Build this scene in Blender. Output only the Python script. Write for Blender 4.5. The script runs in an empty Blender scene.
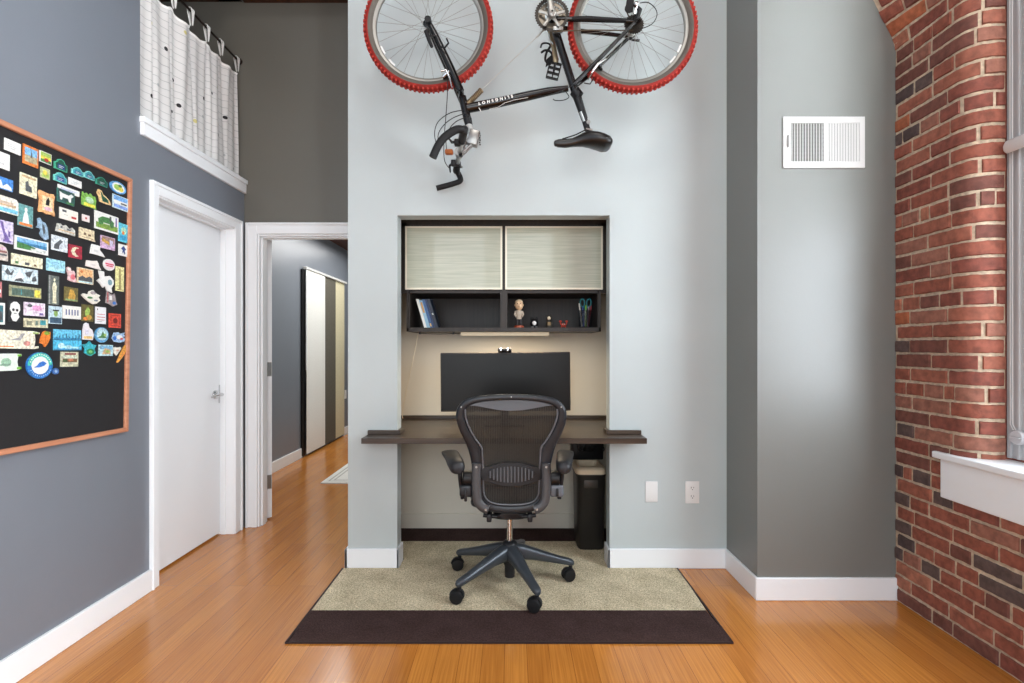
import bpy, bmesh, math, random
from mathutils import Vector, Matrix
random.seed(7)
PI = math.pi
C = bpy.context.scene.collection
F = 520.0; CX = 512.0; HY = 347.0; CAMH = 1.24

def P(px, py, Z):                      # point of the place seen at a pixel, at distance Z
    return Vector(((px - CX) * Z / F, Z, CAMH - (py - HY) * Z / F))

# ------------------------------------------------------------------ materials
def lin(c):
    o = []
    for v in c[:3]:
        v = v / 255.0
        o.append(v / 12.92 if v <= 0.04045 else ((v + 0.055) / 1.055) ** 2.4)
    return (o[0], o[1], o[2], 1.0)

class N:
    """tiny node helper"""
    def __init__(s, m):
        s.t = m.node_tree; s.n = s.t.nodes; s.l = s.t.links
        s.b = s.n['Principled BSDF']
    def add(s, typ, **kw):
        k = s.n.new(typ)
        for a, v in kw.items():
            if a in k.bl_rna.properties.keys(): setattr(k, a, v)
            else: k.inputs[a].default_value = v
        return k
    def ln(s, a, b): s.l.new(a, b)
    def ramp(s, fac, stops):
        r = s.n.new('ShaderNodeValToRGB'); e = r.color_ramp.elements
        while len(e) < len(stops): e.new(0.5)
        for i, (p, c) in enumerate(stops):
            e[i].position = p; e[i].color = lin(c)
        s.ln(fac, r.inputs[0]); return r.outputs[0]

MATS = {}
def mat(name, col, rough=0.5, metal=0.0, spec=0.5, var=0.0, vscale=8.0, bump=0.0, bscale=60.0, coat=0.0, emit=0):
    if name in MATS: return MATS[name]
    m = bpy.data.materials.new(name); m.use_nodes = True
    h = N(m); b = h.b
    b.inputs['Base Color'].default_value = lin(col)
    b.inputs['Roughness'].default_value = rough
    b.inputs['Metallic'].default_value = metal
    b.inputs['Specular IOR Level'].default_value = spec
    b.inputs['Coat Weight'].default_value = coat
    if emit:
        b.inputs['Emission Color'].default_value = lin(col)
        b.inputs['Emission Strength'].default_value = emit
    tc = h.add('ShaderNodeTexCoord')
    if var > 0:
        nz = h.add('ShaderNodeTexNoise', Scale=vscale, Detail=4.0); h.ln(tc.outputs['Object'], nz.inputs['Vector'])
        a = [max(0, c * (1 - var)) for c in col]; z = [min(255, c * (1 + var)) for c in col]
        h.ln(h.ramp(nz.outputs['Fac'], [(0.3, a), (0.7, z)]), b.inputs['Base Color'])
    if bump > 0:
        nz = h.add('ShaderNodeTexNoise', Scale=bscale, Detail=3.0); h.ln(tc.outputs['Object'], nz.inputs['Vector'])
        bp = h.add('ShaderNodeBump', Strength=bump, Distance=0.004); h.ln(nz.outputs['Fac'], bp.inputs['Height'])
        h.ln(bp.outputs['Normal'], b.inputs['Normal'])
    MATS[name] = m; return m

def paint(name, col, rough, spec=0.5, bump=0.06):
    return mat(name, col, rough, spec=spec, var=0.015, vscale=2.0, bump=bump, bscale=90)

M_GREY = paint('grey wall paint', (118, 124, 133), 0.36, 0.75)
M_DARKW = paint('warm grey wall paint', (118, 120, 116), 0.38, 0.8)
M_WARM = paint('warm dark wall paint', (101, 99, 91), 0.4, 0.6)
M_LIGHT = paint('pale wall paint', (186, 195, 195), 0.5, 0.4)
M_CREAM = paint('niche wall paint', (214, 207, 192), 0.55, 0.4)
M_TRIM = mat('white trim paint', (238, 241, 243), 0.35, bump=0.02)
M_DOOR = mat('white door paint', (236, 239, 241), 0.4)
M_BLACK = mat('black plastic', (18, 18, 20), 0.42, spec=.35)
M_BLACKG = mat('gloss black enamel', (9, 9, 10), 0.22, spec=.45, coat=0.15)
M_RUBBER = mat('black rubber', (20, 20, 21), 0.6, spec=.35)
M_CHROME = mat('polished chrome', (205, 205, 205), 0.16, 1.0)
M_STEEL = mat('satin steel', (165, 165, 162), 0.35, 1.0)
M_ALU = mat('brushed aluminium', (195, 193, 188), 0.3, 1.0)

# floor: narrow strand bamboo boards running away from the camera
def floor_mat():
    m = bpy.data.materials.new('orange bamboo floor'); m.use_nodes = True; h = N(m); b = h.b
    tc = h.add('ShaderNodeTexCoord'); mp = h.add('ShaderNodeMapping')
    mp.inputs['Rotation'].default_value = (0, 0, PI / 2)
    h.ln(tc.outputs['Object'], mp.inputs['Vector'])
    br = h.add('ShaderNodeTexBrick', offset=0.37, offset_frequency=2, Scale=1.0)
    br.inputs['Brick Width'].default_value = 1.55; br.inputs['Row Height'].default_value = 0.09
    br.inputs['Mortar Size'].default_value = 0.0009; br.inputs['Mortar Smooth'].default_value = 0.3
    br.inputs['Color1'].default_value = lin((216, 145, 66)); br.inputs['Color2'].default_value = lin((198, 128, 55))
    br.inputs['Mortar'].default_value = lin((124, 70, 30))
    h.ln(mp.outputs[0], br.inputs['Vector'])
    m2 = h.add('ShaderNodeMapping'); m2.inputs['Scale'].default_value = (150, 3.2, 1)
    h.ln(tc.outputs['Object'], m2.inputs['Vector'])
    nz = h.add('ShaderNodeTexNoise', Scale=1.0, Detail=5.0); h.ln(m2.outputs[0], nz.inputs['Vector'])
    rp = h.ramp(nz.outputs['Fac'], [(0.25, (196, 176, 156)), (0.75, (255, 252, 244))])
    mx = h.add('ShaderNodeMix', data_type='RGBA', blend_type='MULTIPLY'); mx.inputs[0].default_value = 0.75
    h.ln(br.outputs['Color'], mx.inputs[6]); h.ln(rp, mx.inputs[7])
    h.ln(mx.outputs[2], b.inputs['Base Color'])
    b.inputs['Roughness'].default_value = 0.2; b.inputs['Specular IOR Level'].default_value = 0.95
    bp = h.add('ShaderNodeBump', Strength=0.15, Distance=0.002); h.ln(nz.outputs['Fac'], bp.inputs['Height'])
    h.ln(bp.outputs['Normal'], b.inputs['Normal'])
    return m
M_FLOOR = floor_mat()

def carpet_mat(name, col, d):
    m = bpy.data.materials.new(name); m.use_nodes = True; h = N(m); b = h.b
    tc = h.add('ShaderNodeTexCoord')
    n1 = h.add('ShaderNodeTexNoise', Scale=150.0, Detail=3.0); n2 = h.add('ShaderNodeTexNoise', Scale=9.0, Detail=3.0)
    for n in (n1, n2): h.ln(tc.outputs['Object'], n.inputs['Vector'])
    a = [c * (1 - d) for c in col]; z = [min(255, c * (1 + d)) for c in col]
    r1 = h.ramp(n1.outputs['Fac'], [(0.3, a), (0.7, z)])
    r2 = h.ramp(n2.outputs['Fac'], [(0.3, (226, 224, 220)), (0.7, (255, 255, 255))])
    mx = h.add('ShaderNodeMix', data_type='RGBA', blend_type='MULTIPLY'); mx.inputs[0].default_value = 1
    h.ln(r1, mx.inputs[6]); h.ln(r2, mx.inputs[7]); h.ln(mx.outputs[2], b.inputs['Base Color'])
    b.inputs['Roughness'].default_value = 0.95; b.inputs['Specular IOR Level'].default_value = 0.1
    bp = h.add('ShaderNodeBump', Strength=0.6, Distance=0.004); h.ln(n1.outputs['Fac'], bp.inputs['Height'])
    h.ln(bp.outputs['Normal'], b.inputs['Normal'])
    return m
M_CARPET = carpet_mat('beige loop carpet', (198, 186, 158), 0.24)
M_CARPETD = carpet_mat('dark brown carpet', (66, 50, 48), 0.22)

def wood_mat(name, c1, c2, axis=0, rough=0.35, scale=60):
    m = bpy.data.materials.new(name); m.use_nodes = True; h = N(m); b = h.b
    tc = h.add('ShaderNodeTexCoord'); mp = h.add('ShaderNodeMapping')
    s = [scale, scale, scale]; s[axis] = scale / 22.0; mp.inputs['Scale'].default_value = s
    h.ln(tc.outputs['Object'], mp.inputs['Vector'])
    nz = h.add('ShaderNodeTexNoise', Scale=1.0, Detail=5.0, Distortion=0.6); h.ln(mp.outputs[0], nz.inputs['Vector'])
    h.ln(h.ramp(nz.outputs['Fac'], [(0.3, c1), (0.7, c2)]), b.inputs['Base Color'])
    b.inputs['Roughness'].default_value = rough
    return m
M_DESK = wood_mat('dark stained desk wood', (44, 35, 28), (74, 60, 48), 0, 0.3)
M_CAB = wood_mat('dark brown cabinet wood', (34, 29, 26), (50, 43, 37), 2, 0.5)
M_FRAMEW = wood_mat('copper brown frame wood', (172, 112, 82), (200, 140, 108), 1, 0.4)
M_CEIL = wood_mat('dark timber ceiling', (58, 32, 22), (88, 52, 36), 1, 0.6, 25)

def stripes_mat(name, c1, c2, axis, scale, rough, dist=1.5, coat=0.0):
    m = bpy.data.materials.new(name); m.use_nodes = True; h = N(m); b = h.b
    tc = h.add('ShaderNodeTexCoord'); mp = h.add('ShaderNodeMapping')
    s = [4.0, 4.0, 4.0]; s[axis] = scale; mp.inputs['Scale'].default_value = s
    h.ln(tc.outputs['Object'], mp.inputs['Vector'])
    nz = h.add('ShaderNodeTexNoise', Scale=1.0, Detail=4.0, Distortion=dist * 0.1); h.ln(mp.outputs[0], nz.inputs['Vector'])
    h.ln(h.ramp(nz.outputs['Fac'], [(0.32, c1), (0.68, c2)]), b.inputs['Base Color'])
    b.inputs['Roughness'].default_value = rough; b.inputs['Coat Weight'].default_value = coat
    b.inputs['Coat Roughness'].default_value = 0.04
    return m
M_GLASSDOOR = stripes_mat('pale green streaked glass', (166, 171, 150), (190, 192, 172), 2, 150.0, 0.4, 1.5, 0.45)

# ------------------------------------------------------------------ mesh helpers
def nbm(): return bmesh.new()

def origin_of(o):
    v = Vector((0, 0, 0))
    while o is not None:
        v += o.location; o = o.parent
    return v

def obj(name, bm, mats, parent=None, smooth=False, loc=None, angle=40):
    bmesh.ops.recalc_face_normals(bm, faces=bm.faces[:])
    if parent is None:
        if loc is None:
            xs = [v.co for v in bm.verts]
            loc = Vector(((min(v.x for v in xs) + max(v.x for v in xs)) / 2, (min(v.y for v in xs) + max(v.y for v in xs)) / 2, min(v.z for v in xs)))
        org = Vector(loc)
    else:
        org = origin_of(parent)
    bmesh.ops.translate(bm, vec=-org, verts=bm.verts[:])
    me = bpy.data.meshes.new(name)
    if smooth:
        for f in bm.faces: f.smooth = True
        ca = math.radians(angle)
        for e in bm.edges:
            if len(e.link_faces) == 2 and e.calc_face_angle(0) > ca: e.smooth = False
    bm.to_mesh(me); bm.free()
    if not isinstance(mats, (list, tuple)): mats = [mats]
    for m in mats: me.materials.append(m)
    o = bpy.data.objects.new(name, me); C.objects.link(o)
    if parent is None: o.location = org
    else: o.parent = parent
    return o

def thing(name, label, cat, loc, group=None):
    o = bpy.data.objects.new(name, None); C.objects.link(o); o.location = Vector(loc)
    o.empty_display_size = 0.05
    o['label'] = label; o['category'] = cat
    if group: o['group'] = group
    return o

def tag(o, label, cat, group=None, kind=None):
    o['label'] = label; o['category'] = cat
    if group: o['group'] = group
    if kind: o['kind'] = kind
    return o

def struct(name, bm, m, label=None, parent=None, smooth=False):
    o = obj(name, bm, m, parent, smooth)
    if parent is None:
        o['kind'] = 'structure'; o['category'] = name.split('_')[0]
        if label: o['label'] = label
    return o

def box(bm, x0, x1, y0, y1, z0, z1, bev=0.0, seg=2, mi=0, rot=None, piv=None):
    vs = [bm.verts.new((x, y, z)) for x in (x0, x1) for y in (y0, y1) for z in (z0, z1)]
    fs = []
    for q in ((0, 1, 3, 2), (4, 6, 7, 5), (0, 4, 5, 1), (2, 3, 7, 6), (0, 2, 6, 4), (1, 5, 7, 3)):
        f = bm.faces.new([vs[i] for i in q]); f.material_index = mi; fs.append(f)
    allv = vs
    if bev > 0:
        es = list({e for f in fs for e in f.edges})
        r = bmesh.ops.bevel(bm, geom=es, offset=bev, segments=seg, affect='EDGES', profile=0.5)
        allv = list({v for f in r['faces'] for v in f.verts} | {v for v in vs if v.is_valid})
        for f in r['faces']: f.material_index = mi
    if rot is not None:
        c = Vector(piv) if piv is not None else Vector(((x0 + x1) / 2, (y0 + y1) / 2, (z0 + z1) / 2))
        bmesh.ops.rotate(bm, cent=c, matrix=rot, verts=allv)
    return allv

def frames(pts, closed=False, up=None):
    n = len(pts); T = []
    for i in range(n):
        if closed: t = pts[(i + 1) % n] - pts[i - 1]
        else: t = pts[min(i + 1, n - 1)] - pts[max(i - 1, 0)]
        T.append(t.normalized() if t.length > 1e-9 else Vector((0, 0, 1)))
    fr = []
    u = up.copy() if up else (Vector((0, 0, 1)) if abs(T[0].z) < 0.9 else Vector((1, 0, 0)))
    for t in T:
        a = u - t * u.dot(t)
        if a.length < 1e-6: a = t.orthogonal()
        a.normalize(); b = t.cross(a).normalized(); fr.append((t, a, b))
        if not up: u = a
    return fr

def spline(pts, sub=5, closed=False):
    """Catmull-Rom through points (tuples of any length)"""
    n = len(pts); out = []
    rng = range(n if closed else n - 1)
    for i in rng:
        g = lambda k: pts[k % n] if closed else pts[max(0, min(n - 1, k))]
        p0, p1, p2, p3 = g(i - 1), g(i), g(i + 1), g(i + 2)
        for k in range(sub):
            t = k / sub
            out.append(tuple(0.5 * ((2 * b) + (-a + c) * t + (2 * a - 5 * b + 4 * c - d) * t * t + (-a + 3 * b - 3 * c + d) * t ** 3)
                             for a, b, c, d in zip(p0, p1, p2, p3)))
    if not closed: out.append(tuple(pts[-1]))
    return out

def tube(bm, pts, r, seg=10, closed=False, caps=True, mi=0, flat=None, up=None):
    """tube of radius r (number or list); flat = second radius (list or number) along the 'a' axis"""
    pts = [Vector(p) for p in pts]; n = len(pts)
    rs = r if isinstance(r, (list, tuple)) else [r] * n
    fl = flat if isinstance(flat, (list, tuple)) else ([flat] * n if flat is not None else rs)
    fr = frames(pts, closed, up); rings = []
    for p, (t, a, b), r1, r2 in zip(pts, fr, rs, fl):
        rings.append([bm.verts.new(p + b * (r1 * math.cos(2 * PI * k / seg)) + a * (r2 * math.sin(2 * PI * k / seg))) for k in range(seg)])
    m = n if closed else n - 1
    for i in range(m):
        A = rings[i]; B = rings[(i + 1) % n]
        for k in range(seg):
            f = bm.faces.new((A[k], A[(k + 1) % seg], B[(k + 1) % seg], B[k])); f.material_index = mi
    if caps and not closed:
        for R in (rings[0], rings[-1]):
            f = bm.faces.new(R); f.material_index = mi
    return rings

def cyl(bm, a, b, r, seg=16, mi=0, r2=None):
    tube(bm, [a, b], [r, r if r2 is None else r2], seg, mi=mi)

def lathe(bm, prof, c, axis='z', seg=24, closed=False, mi=0, mis=None):
    """prof = [(radius, height)]; axis z or y or x"""
    c = Vector(c); rings = []
    for r, h in prof:
        ring = []
        for k in range(seg):
            a = 2 * PI * k / seg; p, q = r * math.cos(a), r * math.sin(a)
            v = {'z': (p, q, h), 'y': (p, h, q), 'x': (h, p, q)}[axis]
            ring.append(bm.verts.new(c + Vector(v)))
        rings.append(ring)
    n = len(prof)
    for i in range(n if closed else n - 1):
        A = rings[i]; B = rings[(i + 1) % n]
        for k in range(seg):
            f = bm.faces.new((A[k], A[(k + 1) % seg], B[(k + 1) % seg], B[k]))
            f.material_index = mis[i] if mis else mi
    if not closed:
        for R in (rings[0], rings[-1]):
            f = bm.faces.new(R); f.material_index = mi
    return rings

def prism(bm, pts, off, mi=0, bev=0.0, seg=2):
    """polygon (3D points in one plane) thickened by vector off"""
    off = Vector(off)
    A = [bm.verts.new(Vector(p)) for p in pts]; B = [bm.verts.new(Vector(p) + off) for p in pts]
    n = len(pts); fs = [bm.faces.new(A), bm.faces.new(B[::-1])]
    for i in range(n): fs.append(bm.faces.new((A[i], B[i], B[(i + 1) % n], A[(i + 1) % n])))
    for f in fs: f.material_index = mi
    if bev > 0:
        es = list(set(fs[0].edges) | set(fs[1].edges))
        r = bmesh.ops.bevel(bm, geom=es, offset=bev, segments=seg, affect='EDGES', profile=0.5)
        for f in r['faces']: f.material_index = mi
    return A, B

def loft(bm, rings, caps=True, mi=0):
    R = [[bm.verts.new(Vector(p)) for p in ring] for ring in rings]; n = len(R[0])
    for A, B in zip(R, R[1:]):
        for k in range(n):
            f = bm.faces.new((A[k], A[(k + 1) % n], B[(k + 1) % n], B[k])); f.material_index = mi
    if caps:
        bm.faces.new(R[0]).material_index = mi; bm.faces.new(R[-1]).material_index = mi
    return R

def ell(c, a, b, ra, rb, n=16, pw=1.0):
    """superellipse ring round c with axes a, b"""
    c = Vector(c); out = []
    for k in range(n):
        t = 2 * PI * k / n; ct, st = math.cos(t), math.sin(t)
        x = math.copysign(abs(ct) ** pw, ct); y = math.copysign(abs(st) ** pw, st)
        out.append(c + Vector(a) * (ra * x) + Vector(b) * (rb * y))
    return out

def sphere(bm, c, r, sx=1, sy=1, sz=1, seg=12, mi=0):
    m = Matrix.Translation(Vector(c)) @ Matrix.Diagonal((r * sx, r * sy, r * sz, 1))
    q = bmesh.ops.create_uvsphere(bm, u_segments=seg, v_segments=max(6, seg // 2 + 2), radius=1, matrix=m)
    for v in q['verts']:
        for f in v.link_faces: f.material_index = mi

# ------------------------------------------------------------------ the setting
XL = -1.845; YD = 3.585; YM = 2.92; YR = 2.553; XB = 1.885; HC = 5.0; HL = 3.62
bm = nbm(); box(bm, -3.0, 2.4, -4.2, 9.6, -0.08, 0.0)
struct('floor', bm, M_FLOOR, 'orange brown bamboo plank floor with satin gloss')

bm = nbm(); box(bm, -3.6, 2.4, -4.2, 3.80, HC, HC + 0.15)
box(bm, -3.6, -1.86, 1.4, 3.70, HL, HL + 0.12); box(bm, -1.843, -0.923, 3.36, 3.584, HL - .008, HL + 0.2)
box(bm, -3.0, 2.0, 3.80, 9.6, 2.62, 2.75)
struct('ceiling', bm, M_CEIL, 'dark timber ceiling and beam above the grey walls')

# left wall with its door opening and the loft opening above
bm = nbm(); xt = -2.02
box(bm, xt, XL, -4.2, 2.58, 0, HC)                        # towards and behind the camera
box(bm, xt, XL, 2.58, 2.703, 0, 2.33)
box(bm, xt, XL, 2.58, YD, HL, HC)
box(bm, xt, XL, 2.703, 3.45, 2.03, 2.33)
box(bm, xt, XL, 3.45, YD, 0, 2.33)
box(bm, -2.10, -2.02, 2.5, YD + 0.1, 0, 2.33)
struct('wall_left', bm, M_GREY, 'blue grey painted left wall with flush door and high opening')

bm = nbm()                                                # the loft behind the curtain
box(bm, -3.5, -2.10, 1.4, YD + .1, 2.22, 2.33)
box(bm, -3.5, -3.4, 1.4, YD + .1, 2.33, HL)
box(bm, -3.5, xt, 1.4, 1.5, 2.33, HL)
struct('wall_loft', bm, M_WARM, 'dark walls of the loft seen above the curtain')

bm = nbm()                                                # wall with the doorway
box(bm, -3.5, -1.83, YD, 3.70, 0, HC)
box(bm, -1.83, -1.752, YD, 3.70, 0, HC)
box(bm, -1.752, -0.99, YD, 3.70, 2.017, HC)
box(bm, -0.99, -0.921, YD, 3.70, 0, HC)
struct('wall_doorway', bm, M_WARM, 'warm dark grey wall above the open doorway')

bm = nbm()                                                # main pale wall with the niche opening
box(bm, -0.921, -0.644, YM, 3.02, 0, HC)
box(bm, 0.548, 1.205, YM, 3.02, 0, HC)
box(bm, -0.644, 0.548, YM, 3.02, 1.979, HC)
box(bm, -0.921, -0.80, 3.02, 9.5, 0, HC)                  # its side, the right wall of the passage
struct('wall_back', bm, M_LIGHT, 'pale grey painted wall with the desk niche')

bm = nbm()
box(bm, -0.80, -0.78, 3.02, 3.60, 0, 2.1)
box(bm, 0.66, 0.70, 3.02, 3.60, 0, 2.1)
box(bm, -0.80, 0.70, 3.55, 3.65, 0, 2.1)
box(bm, -0.78, 0.66, 3.02, 3.55, 2.03, 2.1)
struct('wall_niche', bm, M_CREAM, 'cream wall at the back of the desk niche')

bm = nbm(); box(bm, 1.205, 2.3, YR, 3.1, 0, HC)
struct('wall_right', bm, M_DARKW, 'grey painted projecting wall with the white air grille')

bm = nbm()
box(bm, -2.48, -2.36, 3.70, 9.5, 0, 2.7); box(bm, -2.48, -0.8, 9.4, 9.5, 0, 2.7)
struct('wall_passage', bm, M_GREY, 'grey wall of the room beyond the doorway')

# baseboards
def board(bm, x0, x1, y0, y1, h=0.11):
    box(bm, x0, x1, y0, y1, 0, h, 0.003, 1)
bm = nbm(); board(bm, XL - 0.002, -1.829, -4.2, 2.645)
struct('baseboard_left', bm, M_TRIM, 'white baseboard along the left wall')
bm = nbm()
board(bm, -0.936, -0.632, YM - 0.014, YM + 0.002); board(bm, -0.646, -0.632, YM - 0.014, 3.022)
board(bm, -0.936, -0.920, YM - 0.014, 9.4)
board(bm, 0.536, 1.207, YM - 0.014, YM + 0.002); board(bm, 0.536, 0.55, YM - 0.014, 3.022)
struct('baseboard_back', bm, M_TRIM, 'white baseboard along the pale wall')
bm = nbm(); board(bm, -0.78, 0.66, 3.536, 3.552, 0.107)
struct('baseboard_niche', bm, M_CREAM, 'baseboard at the back of the niche with warm light put into its cream colour')  # cream stands in for the niche's warm light on the board
bm = nbm(); board(bm, 1.191, 1.892, YR - 0.014, YR + 0.002); board(bm, 1.191, 1.207, YR - 0.001, YM - 0.012)
struct('baseboard_right', bm, M_TRIM, 'white baseboard round the grey projecting wall')
bm = nbm(); board(bm, -2.362, -2.345, 3.72, 5.83); board(bm, -2.362, -2.345, 7.26, 9.4)
struct('baseboard_passage', bm, M_TRIM, 'white baseboard in the room beyond')

# door 1: closed flush door in the left wall
def casing_profile(bm, kind, a0, a1, z0, z1, wall, out):
    pass
bm = nbm()
for (y0, y1, z0, z1) in ((2.645, 2.703, 0, 2.092), (3.45, 3.53, 0, 2.092), (2.703, 3.45, 2.028, 2.092)):
    box(bm, XL - .005, -1.832, y0, y1, z0, z1, 0.003, 1)
for (y0, y1, z0, z1) in ((2.645, 2.661, 0, 2.092), (3.512, 3.53, 0, 2.092), (2.661, 3.512, 2.074, 2.092)):
    box(bm, -1.834, -1.824, y0, y1, z0, z1, 0.003, 1)
for (y0, y1, z0, z1) in ((2.698, 2.706, 0, 2.03), (3.446, 3.455, 0, 2.03), (2.703, 3.45, 2.022, 2.034)):
    box(bm, -2.018, XL + .002, y0, y1, z0, z1)
for (y0, y1, z0, z1) in ((2.703, 2.714, 0, 2.022), (3.438, 3.45, 0, 2.022), (2.714, 3.438, 2.012, 2.022)):
    box(bm, -1.925, -1.895, y0, y1, z0, z1, 0.002, 1)
struct('trim_1', bm, M_TRIM, 'white casing and jambs round the closed left door')
bm = nbm(); box(bm, -1.975, -1.935, 2.706, 3.447, 0.012, 2.018, 0.002, 1)
d1 = struct('door_1', bm, M_DOOR, 'closed flush white door in the left wall')
bm = nbm(); c = Vector((-1.935, 3.385, 0.93))
lathe(bm, [(0.028, 0), (0.028, 0.008), (0.022, 0.014), (0.012, 0.016), (0.011, 0.05)], c, 'x', 20)
tube(bm, [tuple(c + Vector(q)) for q in ((0.045, 0.01, 0.0), (0.05, -0.02, 0.003), (0.05, -0.06, 0.0), (0.048, -0.115, -0.006))], [0.0095, 0.0095, 0.008, 0.0065], 12)
box(bm, -1.9365, -1.9345, 3.43, 3.447, 0.87, 0.99)
struct('door_handle', bm, M_CHROME, None, d1, True)

# door 2: the open door of the doorway, seen on edge, with its casing
bm = nbm()
for (x0, x1, z0, z1) in ((-1.829, -1.752, 0, 2.094), (-0.99, -0.94, 0, 2.094), (-1.752, -0.99, 2.017, 2.094)):
    box(bm, x0, x1, YD - 0.015, YD + .002, z0, z1, 0.003, 1)
for (x0, x1, z0, z1) in ((-1.829, -1.811, 0, 2.094), (-1.811, -0.94, 2.076, 2.094)):
    box(bm, x0, x1, YD - 0.024, YD - 0.013, z0, z1, 0.003, 1)
for (x0, x1, z0, z1) in ((-1.754, -1.742, 0, 2.017), (-1.0, -0.988, 0, 2.017), (-1.742, -1.0, 2.005, 2.018)):
    box(bm, x0, x1, YD, 3.70, z0, z1)
for (x0, x1, z0, z1) in ((-1.742, -1.730, 0, 2.005), (-1.730, -1.0, 1.995, 2.006)):
    box(bm, x0, x1, 3.61, 3.655, z0, z1, 0.002, 1)
struct('trim_2', bm, M_TRIM, 'white casing and jambs round the open doorway')
bm = nbm(); box(bm, -1.775, -1.733, 3.755, 4.48, 0.012, 2.01, 0.002, 1, rot=Matrix.Rotation(math.radians(46), 3, 'Z'), piv=(-1.733, 3.755, 1))
d2 = struct('door_2', bm, M_DOOR, 'open white door seen on its hinge edge')
for z in (1.74, 1.08, 0.27):
    bm = nbm(); box(bm, -1.7735, -1.737, 3.752, 3.7562, z - 0.05, z + 0.05, 0.001, 1, rot=Matrix.Rotation(math.radians(46), 3, 'Z'), piv=(-1.733, 3.755, 1))
    cyl(bm, (-1.770, 3.712, z - 0.052), (-1.770, 3.712, z + 0.052), 0.007, 12)
    box(bm, -1.772, -1.744, 3.706, 3.7085, z - 0.05, z + 0.05)
    h = struct('hinge', bm, M_TRIM if z > 1.5 else M_STEEL, None, d2, True)
    h['label'] = 'white painted hinge' if z > 1.5 else 'satin steel hinge'

# ledge under the loft opening
bm = nbm()
box(bm, -2.02, -1.818, 2.575, 3.583, 2.357, 2.385, 0.003, 2)
box(bm, XL - .005, -1.828, 2.58, 3.583, 2.295, 2.358, 0.003, 1)
box(bm, -2.02, XL - 0.004, 2.59, YD, 2.33, 2.358)
struct('trim_3', bm, M_TRIM, 'white ledge under the curtained loft opening')
# ------------------------------------------------------------------ brick wall
TINTS = [(140, 82, 66), (150, 92, 74), (128, 74, 62), (146, 98, 82), (164, 106, 84), (114, 72, 62), (92, 76, 72), (82, 68, 66), (164, 96, 66)]
BW = [mat('red brick %d' % i, c, 0.78, spec=0.3, var=0.14, vscale=35, bump=0.5, bscale=160) for i, c in enumerate(TINTS)]
M_MORTAR = mat('cream mortar', (196, 178, 154), 0.9, spec=0.15, var=0.12, vscale=50, bump=0.6, bscale=200)
RA = 0.09
def path_full(u, h):                       # wall, then the rounded corner, then the reveal
    L1 = YR - (2.12 + RA)
    if u < L1: p = Vector((XB, YR - u, 0)); n = Vector((-1, 0, 0))
    elif u < L1 + RA * PI / 2:
        a = (u - L1) / RA; c = Vector((XB + RA, 2.12 + RA, 0)); n = Vector((-math.cos(a), -math.sin(a), 0)); p = c + n * RA
    else:
        p = Vector((XB + RA + (u - L1 - RA * PI / 2), 2.12, 0)); n = Vector((0, -1, 0))
    k = max(0.0, h - 2.72); p.x -= 0.5 * k * max(0.0, 1 - u / 0.30) ** 1.2
    p.z = h; return p, n
def path_flat(u, h): return Vector((XB, YR - u, h)), Vector((-1, 0, 0))
LF = (YR - 2.21) + RA * PI / 2 + 0.035
def bricks(bm, path, u0, u1, z0, z1, course=0.0672, detail=True):
    nz = int(round((z1 - z0) / course))
    base = 0.0
    # mortar sheet
    nu = max(2, int((u1 - u0) / 0.015)) if detail else 2
    nh = nz
    g = [[bm.verts.new(path(u0 + (u1 - u0) * i / nu, z0 + course * j)[0]) for i in range(nu + 1)] for j in range(nh + 1)]
    for j in range(nh):
        for i in range(nu):
            f = bm.faces.new((g[j][i], g[j][i + 1], g[j + 1][i + 1], g[j + 1][i])); f.material_index = 0
    for j in range(nz):
        rj = random.Random(j * 13 + int(z0 * 100))
        header = (int(round((z0 + j * course) / course)) % 6 == 3)
        bl = 0.108 if header else 0.212
        u = u0 - (0.106 if j % 2 else 0.0) - (0.05 if header else 0) + rj.uniform(-.015, .015)
        while u < u1:
            L = bl * (1 if rj.random() > 0.12 else 0.52)
            a, b = max(u + 0.006 + rj.uniform(-.002, .002), u0), min(u + L - 0.006 + rj.uniform(-.002, .002), u1)
            u += L
            if b - a < 0.02: continue
            zb = z0 + j * course + 0.0055 + rj.uniform(-.0015, .0015); zt = z0 + (j + 1) * course - 0.0055 + rj.uniform(-.0015, .0015)
            dep = 0.006 + rj.uniform(-.002, .003); ns = max(2, int((b - a) / 0.016)); tl = rj.uniform(-.002, .002)
            r = rj.random() * (.68 if (u > .25 and detail and path is path_full) else 1); mi = 1 + (rj.choice((0, 1, 2, 3, 5, 0)) if r < 0.68 else (4 if r < 0.74 else (8 if r < 0.80 else rj.choice((6, 7, 5)))))
            rows = []
            for (zz, d, e) in ((zb, -0.001, 0), (zb + 0.003, dep, 0.003), ((zb + zt) / 2, dep + .0008, 0.003), (zt - 0.003, dep, 0.003), (zt, -0.001, 0)):
                row = []
                for k in range(ns + 1):
                    t = k / ns; uu = a + e + (b - a - 2 * e) * t
                    p, n = path(uu, zz + (tl * (t - .5)))
                    jit = rj.uniform(-.0008, .0008)
                    row.append(bm.verts.new(p + n * (d + jit) + Vector((0, 0, rj.uniform(-.0017, .0017)))))
                rows.append(row)
            for A, B in zip(rows, rows[1:]):
                for k in range(ns):
                    f = bm.faces.new((A[k], A[k + 1], B[k + 1], B[k])); f.material_index = mi
            for k, pu in ((0, a), (ns, b)):
                q = [rows[i][k] for i in range(1, 4)]
                p0 = bm.verts.new(path(pu, zb)[0]); p1 = bm.verts.new(path(pu, zt)[0])
                f = bm.faces.new([p0] + q + [p1]); f.material_index = mi
bm = nbm(); cs = 0.0672; ZS = 11 * cs           # courses under the sill
bricks(bm, path_full, 0, LF, ZS, ZS + 43 * cs)
bricks(bm, path_flat, 0, 3.6, 0, ZS)
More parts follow.
